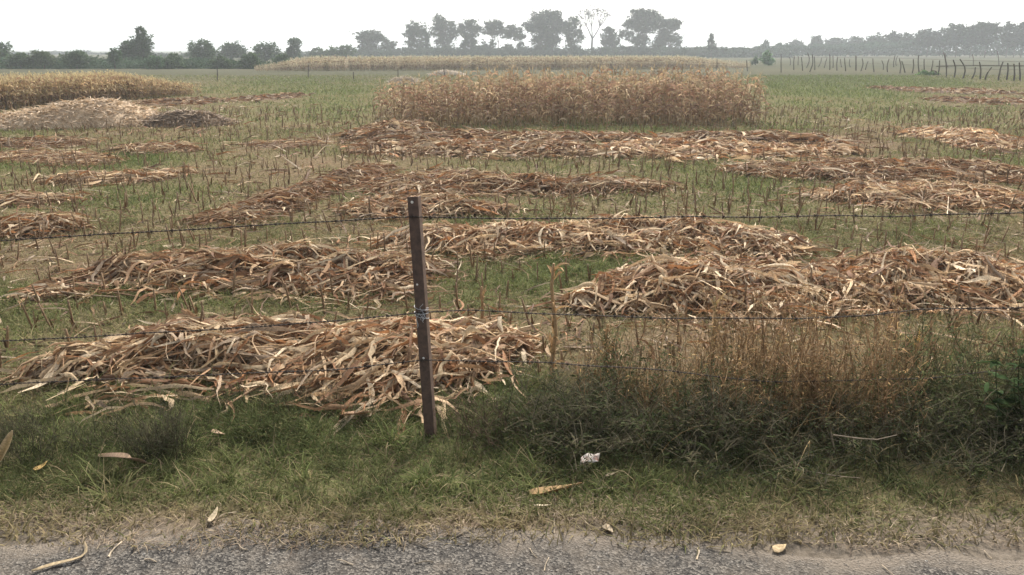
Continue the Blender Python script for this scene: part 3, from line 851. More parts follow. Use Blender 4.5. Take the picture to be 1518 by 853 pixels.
tall_stalk("bare brown stalk standing between the two heaps in front of the middle wire", 1413, 515, 462, 3, [.26, .18, .09], .03)

# ------------------------------------------------------------------ near fence: steel post and three barbed wires
pb_ = P(637, 650); YP = float(pb_[1])
pt_ = PD(611.5, 292, YP)
post = empty("fence_post", pb_)
tag(post, "rusty dark steel angle post leaning slightly, holding three barbed wires", "fence post")
axis_ = Vector(pt_ - pb_); PH = axis_.length
Mx = axis_.to_track_quat('Z', 'Y').to_matrix()
zc = np.array(axis_.normalized()); xc = np.array([1, 0, 0]) - zc * zc[0]; xc /= np.linalg.norm(xc); yc = np.cross(zc, xc)
rot = R(-10)
xr = xc * math.cos(rot) + yc * math.sin(rot); yr = np.cross(zc, xr)
PM = np.eye(4); PM[:3, 0] = xr; PM[:3, 1] = yr; PM[:3, 2] = zc
def bev(o, w):
    b = o.modifiers.new("bevel", 'BEVEL'); b.width = w; b.segments = 2; b.limit_method = 'ANGLE'
    return o
m = MB(); box(m, -.032, .032, -.003, .004, -.25, PH, [1, 1, 1], PM); flange = bev(m.build("front_flange", M_rust, post, False), .0015)
m = MB(); box(m, .0255, .0325, .0042, .062, -.25, PH - .002, [1, 1, 1], PM); bev(m.build("side_flange", M_rust_lit, post, False), .0015)
def disc(mb, c, r, t, M, col=(1, 1, 1), seg=12):
    k = np.arange(seg) * 2 * np.pi / seg
    a = np.stack([c[0] + r * np.cos(k), 0 * k + c[1], c[2] + r * np.sin(k)], -1)
    b = np.stack([c[0] + r * .75 * np.cos(k), 0 * k + c[1] - t, c[2] + r * .75 * np.sin(k)], -1)
    ctr = np.array([[c[0], c[1] - t * 1.15, c[2]]])
    v = np.concatenate([a, b, ctr]); v = v @ np.asarray(M)[:3, :3].T
    f = []
    for i in range(seg):
        j = (i + 1) % seg
        f.append([i, j, seg + j, seg + i])
    for i in range(0, seg, 2):
        f.append([seg + i, seg + (i + 1) % seg, seg + (i + 2) % seg, 2 * seg])
    mb.add(v, f, np.array(col, float))
for px, py, rr in ((611, 300, .009), (618.5, 422, .0065), (628, 531, .0075)):
    q = PD(px, py, YP) - pb_
    zz = float(q @ zc); xx = float((q - zc * zz) @ xr)
    m = MB(); disc(m, (np.clip(xx, -.02, .02), -.003, zz), rr, .005, PM); m.build("bolt", M_bolt, flange, False)
# wire tie
m = MB()
for k in range(3):
    s = np.linspace(0, 1, 14); ang = 2 * np.pi * (s * 1.2 + rng.random())
    zt = PD(624, 462, YP)[2] - pb_[2] + rng.normal(0, .008)
    r_ = .042 + rng.uniform(-.003, .006)
    loc = np.stack([np.cos(ang) * r_, np.sin(ang) * r_ * .9 + .018, zt + (s - .5) * rng.normal(0, .05)], -1)
    loc[:, 0] += zc[0] * 0
    tube1(m, loc @ PM[:3, :3].T, .0022, .0022, [1, 1, 1], 4)
for k in range(6):
    s = np.linspace(0, 1, 8)[:, None]
    st = np.array([rng.uniform(-.02, .03), -.012, PD(624, 462, YP)[2] - pb_[2] + rng.uniform(-.01, .02)])
    en = st + np.array([rng.normal(0, .025), -.01 - rng.random() * .01, rng.choice([-1, -1, 1]) * rng.uniform(.04, .11)])
    pth = st * (1 - s) + en * s + np.concatenate([np.sin(s * 7 + k) * .007, 0 * s, 0 * s], 1)
    tube1(m, pth @ PM[:3, :3].T, .0022, .0018, [1, 1, 1], 4)
m.build("wire_tie", M_galv, post)

# neighbouring posts, beyond the frame, that carry the wires on
def fence_y(x): return YP + .055 * (x - pb_[0])
# barbed wires
mbarb = MB()
for k in range(2):
    for sgn in (-1, 1):
        a = k * 1.6 + .4
        d3 = np.array([.35 * sgn, math.cos(a) * .8, math.sin(a)]); d3 /= np.linalg.norm(d3)
        tube1(mbarb, [d3 * sgn * -.016 * 1.0 + [k * .005, 0, 0], [k * .005, 0, 0], d3 * sgn * .016 + [k * .005, 0, 0]], .0016, .0012, [1, 1, 1], 4)
s = np.linspace(0, 1, 16); ang = s * 2 * np.pi * 2
tube1(mbarb, np.stack([-.005 + s * .012, .0045 * np.cos(ang), .0045 * np.sin(ang)], -1), .0016, .0016, [1, 1, 1], 4)
barb_me = mbarb.mesh("barb", M_wire)
def wire(label, pts):
    w = []
    for px, py in pts:
        y = YP
        for _ in range(4):
            q = PD(px, py, y); y = fence_y(q[0]) - .012
        w.append(PD(px, py, y))
    w = np.array(w)
    # carry on past both edges of the frame
    dl = (w[1] - w[0]) / np.linalg.norm(w[1] - w[0]); dr = (w[-1] - w[-2]) / np.linalg.norm(w[-1] - w[-2])
    w = np.concatenate([[w[0] - dl * 6 + [0, 0, .1]], w, [w[-1] + dr * 6]])
    seg = np.concatenate([[0], np.cumsum(np.linalg.norm(np.diff(w, axis=0), axis=1))])
    tt = np.linspace(0, seg[-1], int(seg[-1] / .012))
    C_ = np.stack([np.interp(tt, seg, w[:, i]) for i in range(3)], -1)
    for _ in range(30):
        C_[1:-1] = (C_[:-2] + C_[2:] + 2 * C_[1:-1]) / 4
    C_[:, 2] += (fbm(tt * 2.2, tt * 0, 40 + len(pts)) - .5) * .012
    root = empty("barbed_wire", w[0]); tag(root, label, "barbed wire", "barbed wires of the near fence")
    org = w[0]
    for ph in (0, np.pi):
        a = tt / .055 * 2 * np.pi + ph
        pth = C_ + np.stack([0 * a, .0027 * np.cos(a), .0027 * np.sin(a)], -1) - org
        m = MB(); tubes(m, pth[None], np.full((1, len(pth)), .0027), np.array([1., 1, 1]), 3); m.build("wire_strand", M_wire, root)
    L_ = seg[-1]; q = .07
    while q < L_:
        i = min(int(q / .012), len(C_) - 1)
        if abs(C_[i][0]) < 5:
            b = bpy.data.objects.new("barb", barb_me); COL.objects.link(b); b.parent = root
            b.location = C_[i] - org; b.rotation_euler = (rng.uniform(0, 6.28), 0, 0)
        q += .115 + rng.normal(0, .012)
wire("topmost rusty barbed wire, crossing the post just under its top", [(0, 357), (150, 348), (300, 339), (450, 330), (607, 322), (760, 324.5), (900, 324), (1050, 322), (1150, 321), (1250, 320), (1330, 322), (1400, 318), (1518, 316)])
wire("middle rusty barbed wire, fastened to the post with a grey wire tie", [(0, 506), (120, 501), (240, 493), (400, 484), (506, 475), (622, 464), (700, 459.5), (790, 465), (900, 469), (1012, 472), (1180, 473), (1295, 468), (1362, 459), (1518, 457)])
wire("lowest rusty barbed wire, passing into the dry weeds", [(0, 570), (200, 561), (370, 553), (506, 548), (630, 534), (720, 536), (816, 538), (1000, 551), (1145, 567), (1245, 565), (1380, 561), (1480, 550), (1518, 546)])

# ------------------------------------------------------------------ weeds and scrub along the fence
def weed_proto(seed, n, hmin, hmax, spread, colS, colL, nleaf, ll, lw, lean=.25, branch=2, droop=.0, rs=.0022, nblade=0, colB=None, bw=.006):
    r = np.random.default_rng(seed); m = MB(); S = 6
    az = r.uniform(0, 6.28, n); le = np.abs(r.normal(0, lean, n)); L = r.uniform(hmin, hmax, n)
    b = np.stack([r.normal(0, spread, n), r.normal(0, spread, n), 0 * az - .03], -1)
    s = np.linspace(0, 1, S)
    el = (np.pi / 2 - le)[:, None] - (droop * r.uniform(.3, 1.6, n))[:, None] * s[None, :]
    azz = az[:, None] + r.normal(0, .5, n)[:, None] * s
    st = np.stack([np.cos(azz) * np.cos(el), np.sin(azz) * np.cos(el), np.sin(el)], -1) * (L / S)[:, None, None]
    path = b[:, None, :] + np.cumsum(st, 1)
    path[:, :, :2] += r.normal(0, .006, (n, S, 2))
    tubes(m, path, np.broadcast_to(np.linspace(rs, rs * .45, S), (n, S)).copy(), np.asarray(colS) * r.uniform(.6, 1.5, (n, 1)), 3)
    if branch:
        k = n * branch
        i = r.integers(0, n, k); j = r.integers(2, S, k)
        ribbons(m, path[i, j], r.uniform(0, 6.28, k), r.uniform(.3, 1.2, k), r.uniform(0, 1.2, k) - droop * .6, r.uniform(.08, .2, k), rs * 1.6, np.asarray(colS) * r.uniform(.7, 1.4, (k, 1)), 3, daz=r.normal(0, .6, k))
    if nleaf:
        i = r.integers(0, n, nleaf); j = r.integers(1, S, nleaf)
        t = r.random((nleaf, 1))
        p = path[i, j] * t + path[i, np.maximum(j - 1, 0)] * (1 - t) + r.normal(0, .025, (nleaf, 3))
        cl = np.asarray(colL)[r.integers(0, len(colL), nleaf)] * r.uniform(.7, 1.3, (nleaf, 1))
        ribbons(m, p, r.uniform(0, 6.28, nleaf), r.uniform(-.4, .9, nleaf), r.uniform(-.9, .4, nleaf), r.uniform(*ll, nleaf), r.uniform(*lw, nleaf), cl, 2, roll=r.normal(0, .5, nleaf), prof='leaf')
    if nblade:
        k = nblade; cl = np.asarray(colB)[r.integers(0, len(colB), k)] * r.uniform(.6, 1.35, (k, 1))
        p = np.stack([r.normal(0, spread * 1.3, k), r.normal(0, spread * 1.3, k), 0 * np.arange(k) - .01], -1)
        ribbons(m, p, r.uniform(0, 6.28, k), r.uniform(.7, 1.5, k), r.uniform(-1.1, .8, k), r.uniform(.35, .95, k) * hmax, r.uniform(bw * .45, bw, k), cl, 5, roll=r.normal(0, .5, k), daz=r.normal(0, .6, k))
    return m.mesh("weed", M_weed)

def scatter(name, label, cat, group, meshes, pts, sc=(.8, 1.2)):
    for (x, y, k) in pts:
        o = bpy.data.objects.new(name, meshes[int(rng.integers(len(meshes)))]); COL.objects.link(o)
        s = rng.uniform(*sc) * k
        o.location = (x, y, float(terr(x, y))); o.rotation_euler = (0, 0, rng.uniform(0, 6.28)); o.scale = (s, s, s)
        tag(o, label, cat, group)
def pts_px(n, x0, x1, y0, y1, sc=1.0):
    r = []
    for _ in range(n):
        q = P(rng.uniform(x0, x1), rng.uniform(y0, y1)); r.append((q[0], q[1], sc))
    return r

BR = [[.20, .13, .075], [.28, .19, .11], [.15, .11, .065], [.12, .115, .05]]
DG = [[.042, .056, .022], [.056, .072, .028], [.038, .044, .022], [.075, .088, .038], [.10, .092, .05]]
brown = [weed_proto(400 + i, 10, .38, .85, .13, [.27, .175, .095], BR + [[.40, .26, .12], [.42, .29, .14]], 110, (.02, .06), (.005, .012), .24, 5, .15, .003, 16, [[.40, .30, .16], [.28, .19, .10], [.14, .14, .06]]) for i in range(6)]
scatter("dry_weed", "dry brown upright weed in the thicket behind the lowest wire", "weed", "dry brown weeds behind the lowest wire", brown,
        pts_px(10, 865, 960, 575, 635, .75) + pts_px(54, 950, 1340, 555, 655) + pts_px(10, 1300, 1560, 560, 620, .9), (.55, 1.25))
edge = [weed_proto(470 + i, 18, .3, .7, .12, [.10, .095, .05], [[.06, .085, .03], [.08, .10, .04], [.11, .12, .05]], 260, (.025, .06), (.008, .018), .35, 4, .3, .0028, 40, [[.08, .10, .04], [.16, .15, .07]], .01) for i in range(3)]
scatter("green_weed", "tall bushy dark green weed at the right end of the fence thicket", "weed", "tall green weeds at the right end of the thicket", edge, pts_px(16, 1330, 1570, 580, 660) )
scatter("green_weed", "bushy dark green weed growing through the brown thicket", "weed", "green weeds in the brown thicket", edge, pts_px(9, 900, 1300, 575, 640), (.6, .95))
dark = [weed_proto(420 + i, 20, .25, .55, .17, [.12, .105, .07], DG, 380, (.018, .045), (.007, .014), .7, 4, .7, .0028, 60, DG + [[.07, .09, .035], [.19, .165, .095]], .010) for i in range(6)]
scatter("scrub_bush", "low dark tangled scrub bush on the verge right of the post", "bush", "dark scrub bushes on the verge", dark,
        pts_px(27, 930, 1640, 635, 712) + pts_px(12, 820, 930, 630, 675) + pts_px(8, 1000, 1560, 610, 650, .9))
ltd = [weed_proto(440 + i, 22, .2, .4, .09, [.085, .075, .05], DG, 160, (.012, .03), (.003, .008), .3, 3, .2, .0018, 50, DG) for i in range(3)]
scatter("verge_weed", "dark bushy green weed on the verge left of the post", "weed", "bushy weeds on the verge left of the post", ltd,
        pts_px(7, 195, 262, 655, 690) + pts_px(9, -40, 170, 630, 690, .8) + pts_px(6, 300, 600, 600, 625, .6))
GH = [[.085, .11, .04], [.07, .09, .035], [.12, .14, .06], [.16, .14, .07]]
herb = [weed_proto(450 + i, 10, .1, .22, .055, [.09, .10, .04], GH, 70, (.015, .035), (.004, .010), .6, 1, .3, .0016, 70, GH) for i in range(5)]
scatter("low_herb", "low leafy green herb growing among the verge grass", "herb", "green herbs in the verge grass", herb,
        pts_px(30, 640, 860, 590, 650) + pts_px(28, 300, 640, 600, 680, .8) + pts_px(25, 0, 330, 620, 740, .7) + pts_px(25, 880, 1540, 690, 745, .7) + pts_px(14, 640, 900, 650, 720, .8) + pts_px(30, 0, 620, 690, 745, .6) + pts_px(14, 360, 450, 620, 665, 1.0))
twig = weed_proto(460, 46, .3, .55, .10, [.11, .075, .055], DG, 60, (.01, .02), (.004, .008), .75, 4, .5, .0025)
for lab, px, py, s in (("bare twiggy dark bush at the foot of the steel post", 690, 652, .75), ("second bare twiggy dark bush, right behind the one at the post foot", 745, 650, .7), ):
    q = P(px, py); o = bpy.data.objects.new("twiggy_bush", twig); COL.objects.link(o)
    o.location = q; o.scale = (s, s, s); o.rotation_euler = (0, 0, px * .1); tag(o, lab, "bush")
# green leafy plant at the right edge
q = P(1505, 665)
root = empty("leafy_plant", q); tag(root, "tall leafy green plant with broad leaves at the right edge of the verge", "plant")
m = MB(); stems = []
for k in range(9):
    s = np.linspace(0, 1, 7)[:, None]
    en = np.array([rng.uniform(-.3, .3), rng.uniform(-.15, .15), rng.uniform(.35, .7)])
    pth = en * s + np.concatenate([.05 * np.sin(s * 3 + k), 0 * s, 0 * s], 1); stems.append(pth)
    tube1(m, pth, .006, .003, [.07, .085, .04], 4)
m.build("stem", M_weed, root)
m = MB()
for pth in stems:
    k = 14; i = rng.integers(2, 7, k)
    ribbons(m, pth[i], rng.uniform(0, 6.28, k), rng.uniform(-.1, .9, k), rng.uniform(-1, -.1, k), rng.uniform(.06, .13, k), rng.uniform(.025, .05, k), np.array([.045, .075, .028]) * rng.uniform(.7, 1.4, (k, 1)), 5, roll=rng.normal(0, .4, k), fold=.2, prof='leaf')
m.build("foliage", M_weed, root)
# pale fallen stems tangled over the scrub
for lab, pts in (("pale arched dead stem lying over the dark scrub, the lower one", [(1160, 692, .12), (1200, 699, .12), (1240, 706, .10), (1275, 709, .07)]),
                 ("pale upright dead stem with an orange tip in the dark scrub", [(1231, 628, .30), (1232, 645, .2), (1236, 662, .12), (1241, 678, .05)]),
                 ("long pale dead stem lying level across the scrub top", [(1235, 645, .3), (1270, 650, .28), (1300, 652, .26), (1330, 645, .28)])):
    pp = np.array([P(a, b + 0, c) for a, b, c in pts]); root = tag(empty("dead_stem", pp[0]), lab, "dead stem")
    m = MB(); tube1(m, pp - pp[0], .005, .003, [.32, .26, .19], 4); m.build("stem", M_straw, root)

# ------------------------------------------------------------------ litter lying on verge and road
def bit(name, label, cat, pts, w, col, group=None, fold=.25, lift=.02, tw=.6, mat=None):
    pp = np.array([P(*q) if len(q) == 3 else P(q[0], q[1]) for q in pts]); pp[:, 2] += lift
    root = pp.mean(0)
    t = np.linspace(0, 1, 9); k = np.linspace(0, 1, len(pp))
    path = np.stack([np.interp(t, k, pp[:, i]) for i in range(3)], -1) - root
    for _ in range(3): path[1:-1] = (path[:-2] + path[2:] + 2 * path[1:-1]) / 4
    d_ = norm(np.gradient(path, axis=0)); sd_ = norm(np.cross(d_, [0, 0, 1.0])); nn = np.cross(sd_, d_)
    r = tw * np.linspace(-.5, 1, 9)[:, None]
    m = MB(); prof = np.interp(t, [0, .2, .5, .85, 1], [.5, 1, 1, .6, .1]) * w
    skin_paths(m, path[None], (np.cos(r) * sd_ + np.sin(r) * nn)[None], prof[None], np.array([col], float), fold)
    o = m.build(name, mat or M_husk); o.location = root
    sm = o.modifiers.new("thickness", 'SOLIDIFY'); sm.thickness = .002
    tag(o, label, cat, group)
bit("dry_husk", "curled reddish husk lying flat in the grass below the heap by the post", "husk", [(505, 618), (525, 614, .16), (548, 616)], .07, [.38, .25, .16])
bit("dry_husk", "brown husk stub lying in the verge grass below the paper scrap", "husk", [(786, 742), (815, 736), (862, 727)], .055, [.42, .28, .14], fold=.5, lift=.05)
bit("dry_husk", "pale husk leaf standing on end at the left edge of the verge", "husk", [(-6, 702), (6, 675, .24), (20, 648, .38)], .055, [.52, .42, .27], lift=.04)
bit("dry_husk", "brown arched husk on the verge at left under the dark weeds", "husk", [(145, 686), (190, 684, .2), (212, 696), (232, 700)], .05, [.30, .21, .14], lift=.05)
bit("dry_husk", "tan husk with a long stem lying on the road corner at lower left", "husk", [(48, 852), (85, 838), (135, 832), (126, 808)], .022, [.48, .38, .24])
bit("dry_husk", "small pale husk scrap standing at the verge edge left of the road bump", "husk", [(311, 782), (318, 772), (323, 760)], .03, [.52, .43, .29], lift=.035)
bit("dry_husk", "pale pointed husk scrap on the verge edge right of the road middle", "husk", [(895, 783), (902, 788), (908, 794)], .04, [.55, .45, .32])
bit("dry_husk", "yellow leaf scrap in the verge grass at left", "husk", [(54, 710), (64, 704), (72, 697)], .04, [.52, .36, .14], lift=.06)
bit("dry_husk", "round tan husk scrap at the verge edge on the right", "husk", [(1148, 822), (1156, 815), (1164, 812)], .05, [.52, .40, .24])
bit("dry_husk", "short beige stick lying right below the paper scrap", "husk", [(898, 717), (906, 714), (916, 710)], .022, [.40, .32, .22], lift=.05)
bit("dry_husk", "thin whitish straw lying on the grass below the brown husk stub", "husk", [(792, 759), (805, 759), (818, 758)], .014, [.62, .53, .38], lift=.04)
bit("dry_husk", "pale curled husk in the grass at left of the bright green tuft", "husk", [(315, 650), (325, 654), (335, 656)], .035, [.50, .36, .24], lift=.06)
# paper scrap
pc = P(874, 699); m = MB()
U, V = np.meshgrid(np.linspace(-.052, .052, 9), np.linspace(-.034, .034, 7))
Zp = .085 + V * .25 + .010 * np.sin(U * 90) * np.cos(V * 70) + .006 * np.sin(U * 40 + 1)
t = (vnoise(U * 120 + 9, V * 160, 6) > .62) & (V < .02) & (V > -.03)
Cp = np.where(t[..., None], np.array([.50, .30, .24]), np.array([.82, .74, .68]))
grid_mesh(m, U + V * .25, V, Zp, Cp)
o = m.build("paper_scrap", M_paper); o.location = pc
sm = o.modifiers.new("thickness", 'SOLIDIFY'); sm.thickness = .0012
tag(o, "crumpled whitish pink paper scrap lying in the dark verge grass", "paper scrap")
# straws on the road
strm = []
for i in range(5):
    m = MB(); L = .09; s = np.linspace(-.5, .5, 5)
    pth = np.stack([s * L, .012 * np.sin(s * 3 + i), .004 + .004 * np.cos(s * 5)], -1)
    tube1(m, pth, .0042, .0028, np.array([.44, .36, .26]) * (.7 + .13 * i), 4); strm.append(m.mesh("straw_piece", M_straw))
for i in range(46):
    x = rng.uniform(-2.6, 2.6); y = float(road_edge(x)) - rng.random() ** 1.6 * .75 + .08
    o = bpy.data.objects.new("straw_piece", strm[int(rng.integers(5))]); COL.objects.link(o)
    s = rng.uniform(.6, 2.0); o.location = (x, y, float(terr(x, y)) + .006); o.scale = (s, rng.uniform(.7, 1.3), 1); o.rotation_euler = (0, rng.normal(0, .05), rng.uniform(0, 3.14))
    tag(o, "short pale broken straw lying on the grey road along its dusty edge", "straw", "broken straws on the road")

# loose chippings on the road
mgr = MB(); n = 3800
x = rng.uniform(-3.4, 3.4, n); y = road_edge(x) - rng.random(n) ** 1.2 * .95 + rng.normal(0, .03, n)
sz = rng.uniform(.0018, .005, n) * np.where(rng.random(n) < .04, 2.2, 1)
octa = np.array([[1, 0, 0], [0, 1, 0], [-1, 0, 0], [0, -1, 0], [0, 0, .8], [0, 0, -.6]])
v = octa[None] * sz[:, None, None] * rng.uniform(.6, 1.3, (n, 6, 1)) + np.stack([x, y, terr(x, y) + .005], -1)[:, None, :]
cc = lerp([.10, .095, .09], [.42, .39, .35], rng.random(n) ** 1.5)
q = np.array([[0, 1, 4, 4], [1, 2, 4, 4], [2, 3, 4, 4], [3, 0, 4, 4]])
q[:, 3] = 4
fq = np.array([[0, 1, 4, 3], [1, 2, 3, 4]])
mgr.add(v.reshape(-1, 3), (np.arange(n) * 6)[:, None, None] + fq[None], np.repeat(cc, 6, 0))
stuff(mgr.build("gravel", M_stone, smooth=False), "loose grey stone chippings scattered over the worn road surface", "gravel")

# ------------------------------------------------------------------ far fence posts and sticks
def stick(name, label, cat, xb, yb, xt, yt, r, col, group, bend=0.0):
    b = P(xb, yb); t = PD(xt, yt, b[1] + rng.normal(0, .15))
    s = np.linspace(0, 1, 6)[:, None]
    pth = (t - b) * s + np.concatenate([np.sin(s * np.pi) * bend * 2, 0 * s, 0 * s], 1) + rng.normal(0, .012, (6, 3)) * s * (1 - s) * 4
    pth[0, 2] -= .1
    m = MB(); tube1(m, pth, r, r * .7, np.array(col) * rng.uniform(.8, 1.2), 5)
    o = m.build(name, M_wood); o.location = b
    tag(o, label, cat, group)
DK = [.075, .062, .05]
SL = "crooked thin wooden stick of the far fence in front of the grey field"
for v in [(1195, 101, 1197, 78), (1200, 107, 1204, 81), (1213, 100, 1218, 86), (1222, 101, 1226, 86), (1230, 104, 1230, 80), (1235, 101, 1235, 83), (1248, 100, 1246, 88), (1261, 100, 1260, 88), (1309, 104, 1307, 90), (1325, 100, 1327, 83), (1329, 98, 1331, 83), (1342, 108, 1337, 91),
          (1363, 108, 1362, 82), (1380, 107, 1383, 90), (1405, 100, 1402, 79), (1427, 117, 1423, 88), (1440, 118, 1446, 100), (1443, 97, 1442, 81), (1460, 119, 1470, 100), (1480, 120, 1487, 92), (1481, 97, 1478, 76), (1503, 120, 1503, 95), (1183, 97, 1184, 84), (1171, 97, 1170, 85), (1283, 104, 1287, 91), (1177, 104, 1178, 84), (1190, 105, 1188, 85), (1208, 104, 1207, 84), (1241, 105, 1242, 85), (1254, 106, 1252, 86), (1276, 106, 1278, 87), (1296, 107, 1294, 87), (1316, 107, 1318, 88), (1334, 109, 1333, 87), (1352, 109, 1354, 88), (1371, 110, 1370, 88), (1391, 112, 1393, 90), (1414, 116, 1413, 89), (1453, 118, 1452, 92), (1492, 119, 1494, 94), (1512, 120, 1511, 93)]:
    stick("fence_stick", SL, "fence stick", *v, .07, DK, "crooked sticks of the far fence", rng.normal(0, .06))
stick("fence_stick", "thickest dark upright post among the crooked sticks of the far fence", "fence post", 1269, 105, 1269, 83, .09, DK, None)
stick("fence_stick", "tall leaning stick at the left end of the level pole of the far fence", "fence stick", 1403, 115, 1399, 78, .06, DK, None, .05)
for lab, v in (("dark straight post right of the maize patch, tallest there", (1158, 108, 1158, 81)), ("short dark post just behind the right end of the maize patch", (1063, 104, 1063, 88)), ("thin post between the maize patch and the grey green bush", (1108, 106, 1107, 89))):
    stick("fence_post", lab, "fence post", *v, .055, DK, None)
for v in [(322, 121, 322, 100), (457, 116, 457, 96), (524, 118, 524, 107), (590, 116, 590, 103), (659, 114, 658, 101), (722, 106, 722, 88), (783, 112, 783, 98)]:
    stick("fence_post", "thin dark post of the wire fence crossing the far green grass", "fence post", *v, .045, DK, "thin posts across the far green grass")
# wires of the far fence
for lab, dz in (("upper thin wire strung along the crooked far stick fence", 1.5), ("lower thin wire strung along the crooked far stick fence", .85)):
    w = np.array([P(1158, 107), P(1230, 104.5), P(1269, 105), P(1342, 108), P(1403, 115), P(1480, 119.5), P(1600, 122)]); w[:, 2] += dz
    m = MB(); tube1(m, w - w[0], .012, .012, [.10, .09, .08], 4); o = m.build("fence_wire", M_wood); o.location = w[0]; tag(o, lab, "fence wire")
# level pole
a, b = PD(1388, 98.5, P(1400, 112)[1]), PD(1700, 96, P(1500, 118)[1])
m = MB(); s = np.linspace(0, 1, 9)[:, None]
tube1(m, (b - a) * s + np.concatenate([0 * s, 0 * s, .04 * np.sin(s * 9)], 1), .045, .05, DK, 5)
o = m.build("fence_rail", M_wood); o.location = a; tag(o, "long level pole tied across the far stick fence at right", "fence rail")

# ------------------------------------------------------------------ trees
def at_d(px, py, D): return PD(px, py, D)
def tree(name, label, D, lobes, ybase, col=(.045, .06, .028), group="trees along the horizon", trunks=None, dens=1.0, card=1.25, lean=0):
    """lobes in photo pixels (cx, cy, rx, ry) -> ellipsoids at distance D"""
    if D > 340: D = D * .74
    mpp = D / FPX / cp * 1.0
    ctrs = [at_d(l[0], l[1], D) for l in lobes]
    cx = float(np.mean([c[0] for c in ctrs]))
    zb = max(0.0, at_d(lobes[0][0], ybase, D)[2]) if ybase else 0.0
    zb = 0.0
    root = empty(name, (cx, D, 0)); tag(root, label, "tree" if "bush" not in name and "shrub" not in name else "bush", group)
    m = MB()
    for (lx, ly, rx, ry), c in zip(lobes, ctrs):
        n = int(max(60, 8.5 * rx * ry * 1.18 * dens ** .4))
        u = norm(rng.normal(0, 1, (n, 3))); rad = rng.uniform(.25, 1.06, n) ** .5
        # clumped: pull points to sub-centres
        nsub = max(7, n // 36)
        sub = norm(rng.normal(0, 1, (nsub, 3))) * rng.uniform(.35, 1.18, (nsub, 1))
        pick = sub[rng.integers(0, len(sub), n)]
        q = np.where(rng.random((n, 1)) < .72, pick + rng.normal(0, .17, (n, 3)), u * rad[:, None])
        yy = np.where(rng.random(n) < .8, 1, 1)
        p = q * np.array([rx, (rx + ry) * .5, ry]) * mpp + c + [0, rng.normal(0, .3), 0]
        p[:, 2] = np.maximum(p[:, 2], .05)
        sz = card * mpp * rng.uniform(.6, 1.5, n)
        cc = np.asarray(col) * np.array([.85, 1.12, .9]) * rng.uniform(.55, 1.35, (n, 1)) * (.85 if D > 200 else 1.75)
        ribbons(m, p - [cx, D, 0], rng.uniform(0, 6.28, n), rng.uniform(-1.2, 1.2, n), rng.uniform(-1.2, 1.2, n), sz * 1.9, sz * 1.3, cc, 2, roll=rng.uniform(-1.5, 1.5, n), prof='leaf')
    m.build("crown", M_crown, root)
    m = MB()
    if trunks is None:
        trunks = [lobes[0][0]]
    for tx in trunks:
        b = at_d(tx + lean, 80, D); b[2] = -.2
        tgt = [c for c, l in zip(ctrs, lobes) if abs(l[0] - tx) < 26][:5] or ctrs[:1]
        zt = min(c[2] for c in tgt)
        if name == 'shrub': b[0] = tgt[0][0]
        fork = np.array([b[0], D, max(zt * .62, .4)])
        r0 = max(.06, .013 * max(c[2] for c in tgt))
        tube1(m, np.stack([b, (b + fork) / 2 + [rng.normal(0, .1), 0, 0], fork]) - [cx, D, 0], r0 * 1.25, r0 * .85, [.07, .06, .05], 6)
        for c in tgt:
            mid = (fork + c) / 2 + rng.normal(0, .25, 3)
            tube1(m, np.stack([fork, mid, c]) - [cx, D, 0], r0 * .7, r0 * .2, [.07, .06, .05], 4)
    m.build("trunk", M_bark, root)

DC = 270
T = tree
# left part
T("tree", "tree cut by the left edge, rounded crown above the hedge", 120, [(-6, 74, 13, 12), (3, 86, 10, 9)], 98)
T("tree", "tall pointed tree, right one of the pair standing over the left hedge", 130, [(210, 48, 7, 7), (211, 58, 11, 8), (212, 70, 14, 10), (213, 84, 14, 12), (205, 66, 8, 7)], 98, (.035, .048, .024))
T("tree", "rounder lower tree touching the left side of the tall pointed tree", 131, [(190, 70, 11, 9), (187, 82, 12, 12), (194, 76, 10, 10)], 98, (.035, .048, .024))
T("shrub", "bluish bush low in front of the tall pointed tree", 105, [(232, 92, 11, 8), (224, 96, 9, 6)], 100, (.05, .075, .04))
T("tree", "bushy tree with a feathery top, right of the tall pointed tree", 140, [(290, 74, 9, 10), (303, 67, 8, 7), (310, 76, 9, 9), (297, 86, 16, 9)], 98, (.05, .065, .035))
T("tree", "low dome shaped tree over the left hedge", 170, [(345, 72, 15, 8), (340, 78, 12, 7), (352, 79, 11, 6)], 98, (.04, .055, .03))
T("tree", "wide lopsided tree right of the dome shaped one", 165, [(392, 73, 13, 9), (405, 77, 9, 9), (390, 83, 14, 7)], 96, (.045, .06, .032))
T("tree", "small upright tree with a rounded top, left of the long gap in the treetops", 175, [(436, 64, 10, 7), (435, 73, 8, 7), (434, 82, 12, 6)], 94, (.038, .052, .028))
T("tree", "tiny round tree in the gap left of the umbrella shaped tree", 200, [(470, 78, 7, 6), (467, 83, 8, 4)], 94)
T("tree", "low spiky topped tree in the gap left of the umbrella shaped tree", 200, [(487, 79, 8, 5), (499, 76, 9, 6), (514, 74, 9, 7), (512, 81, 12, 5)], 92)
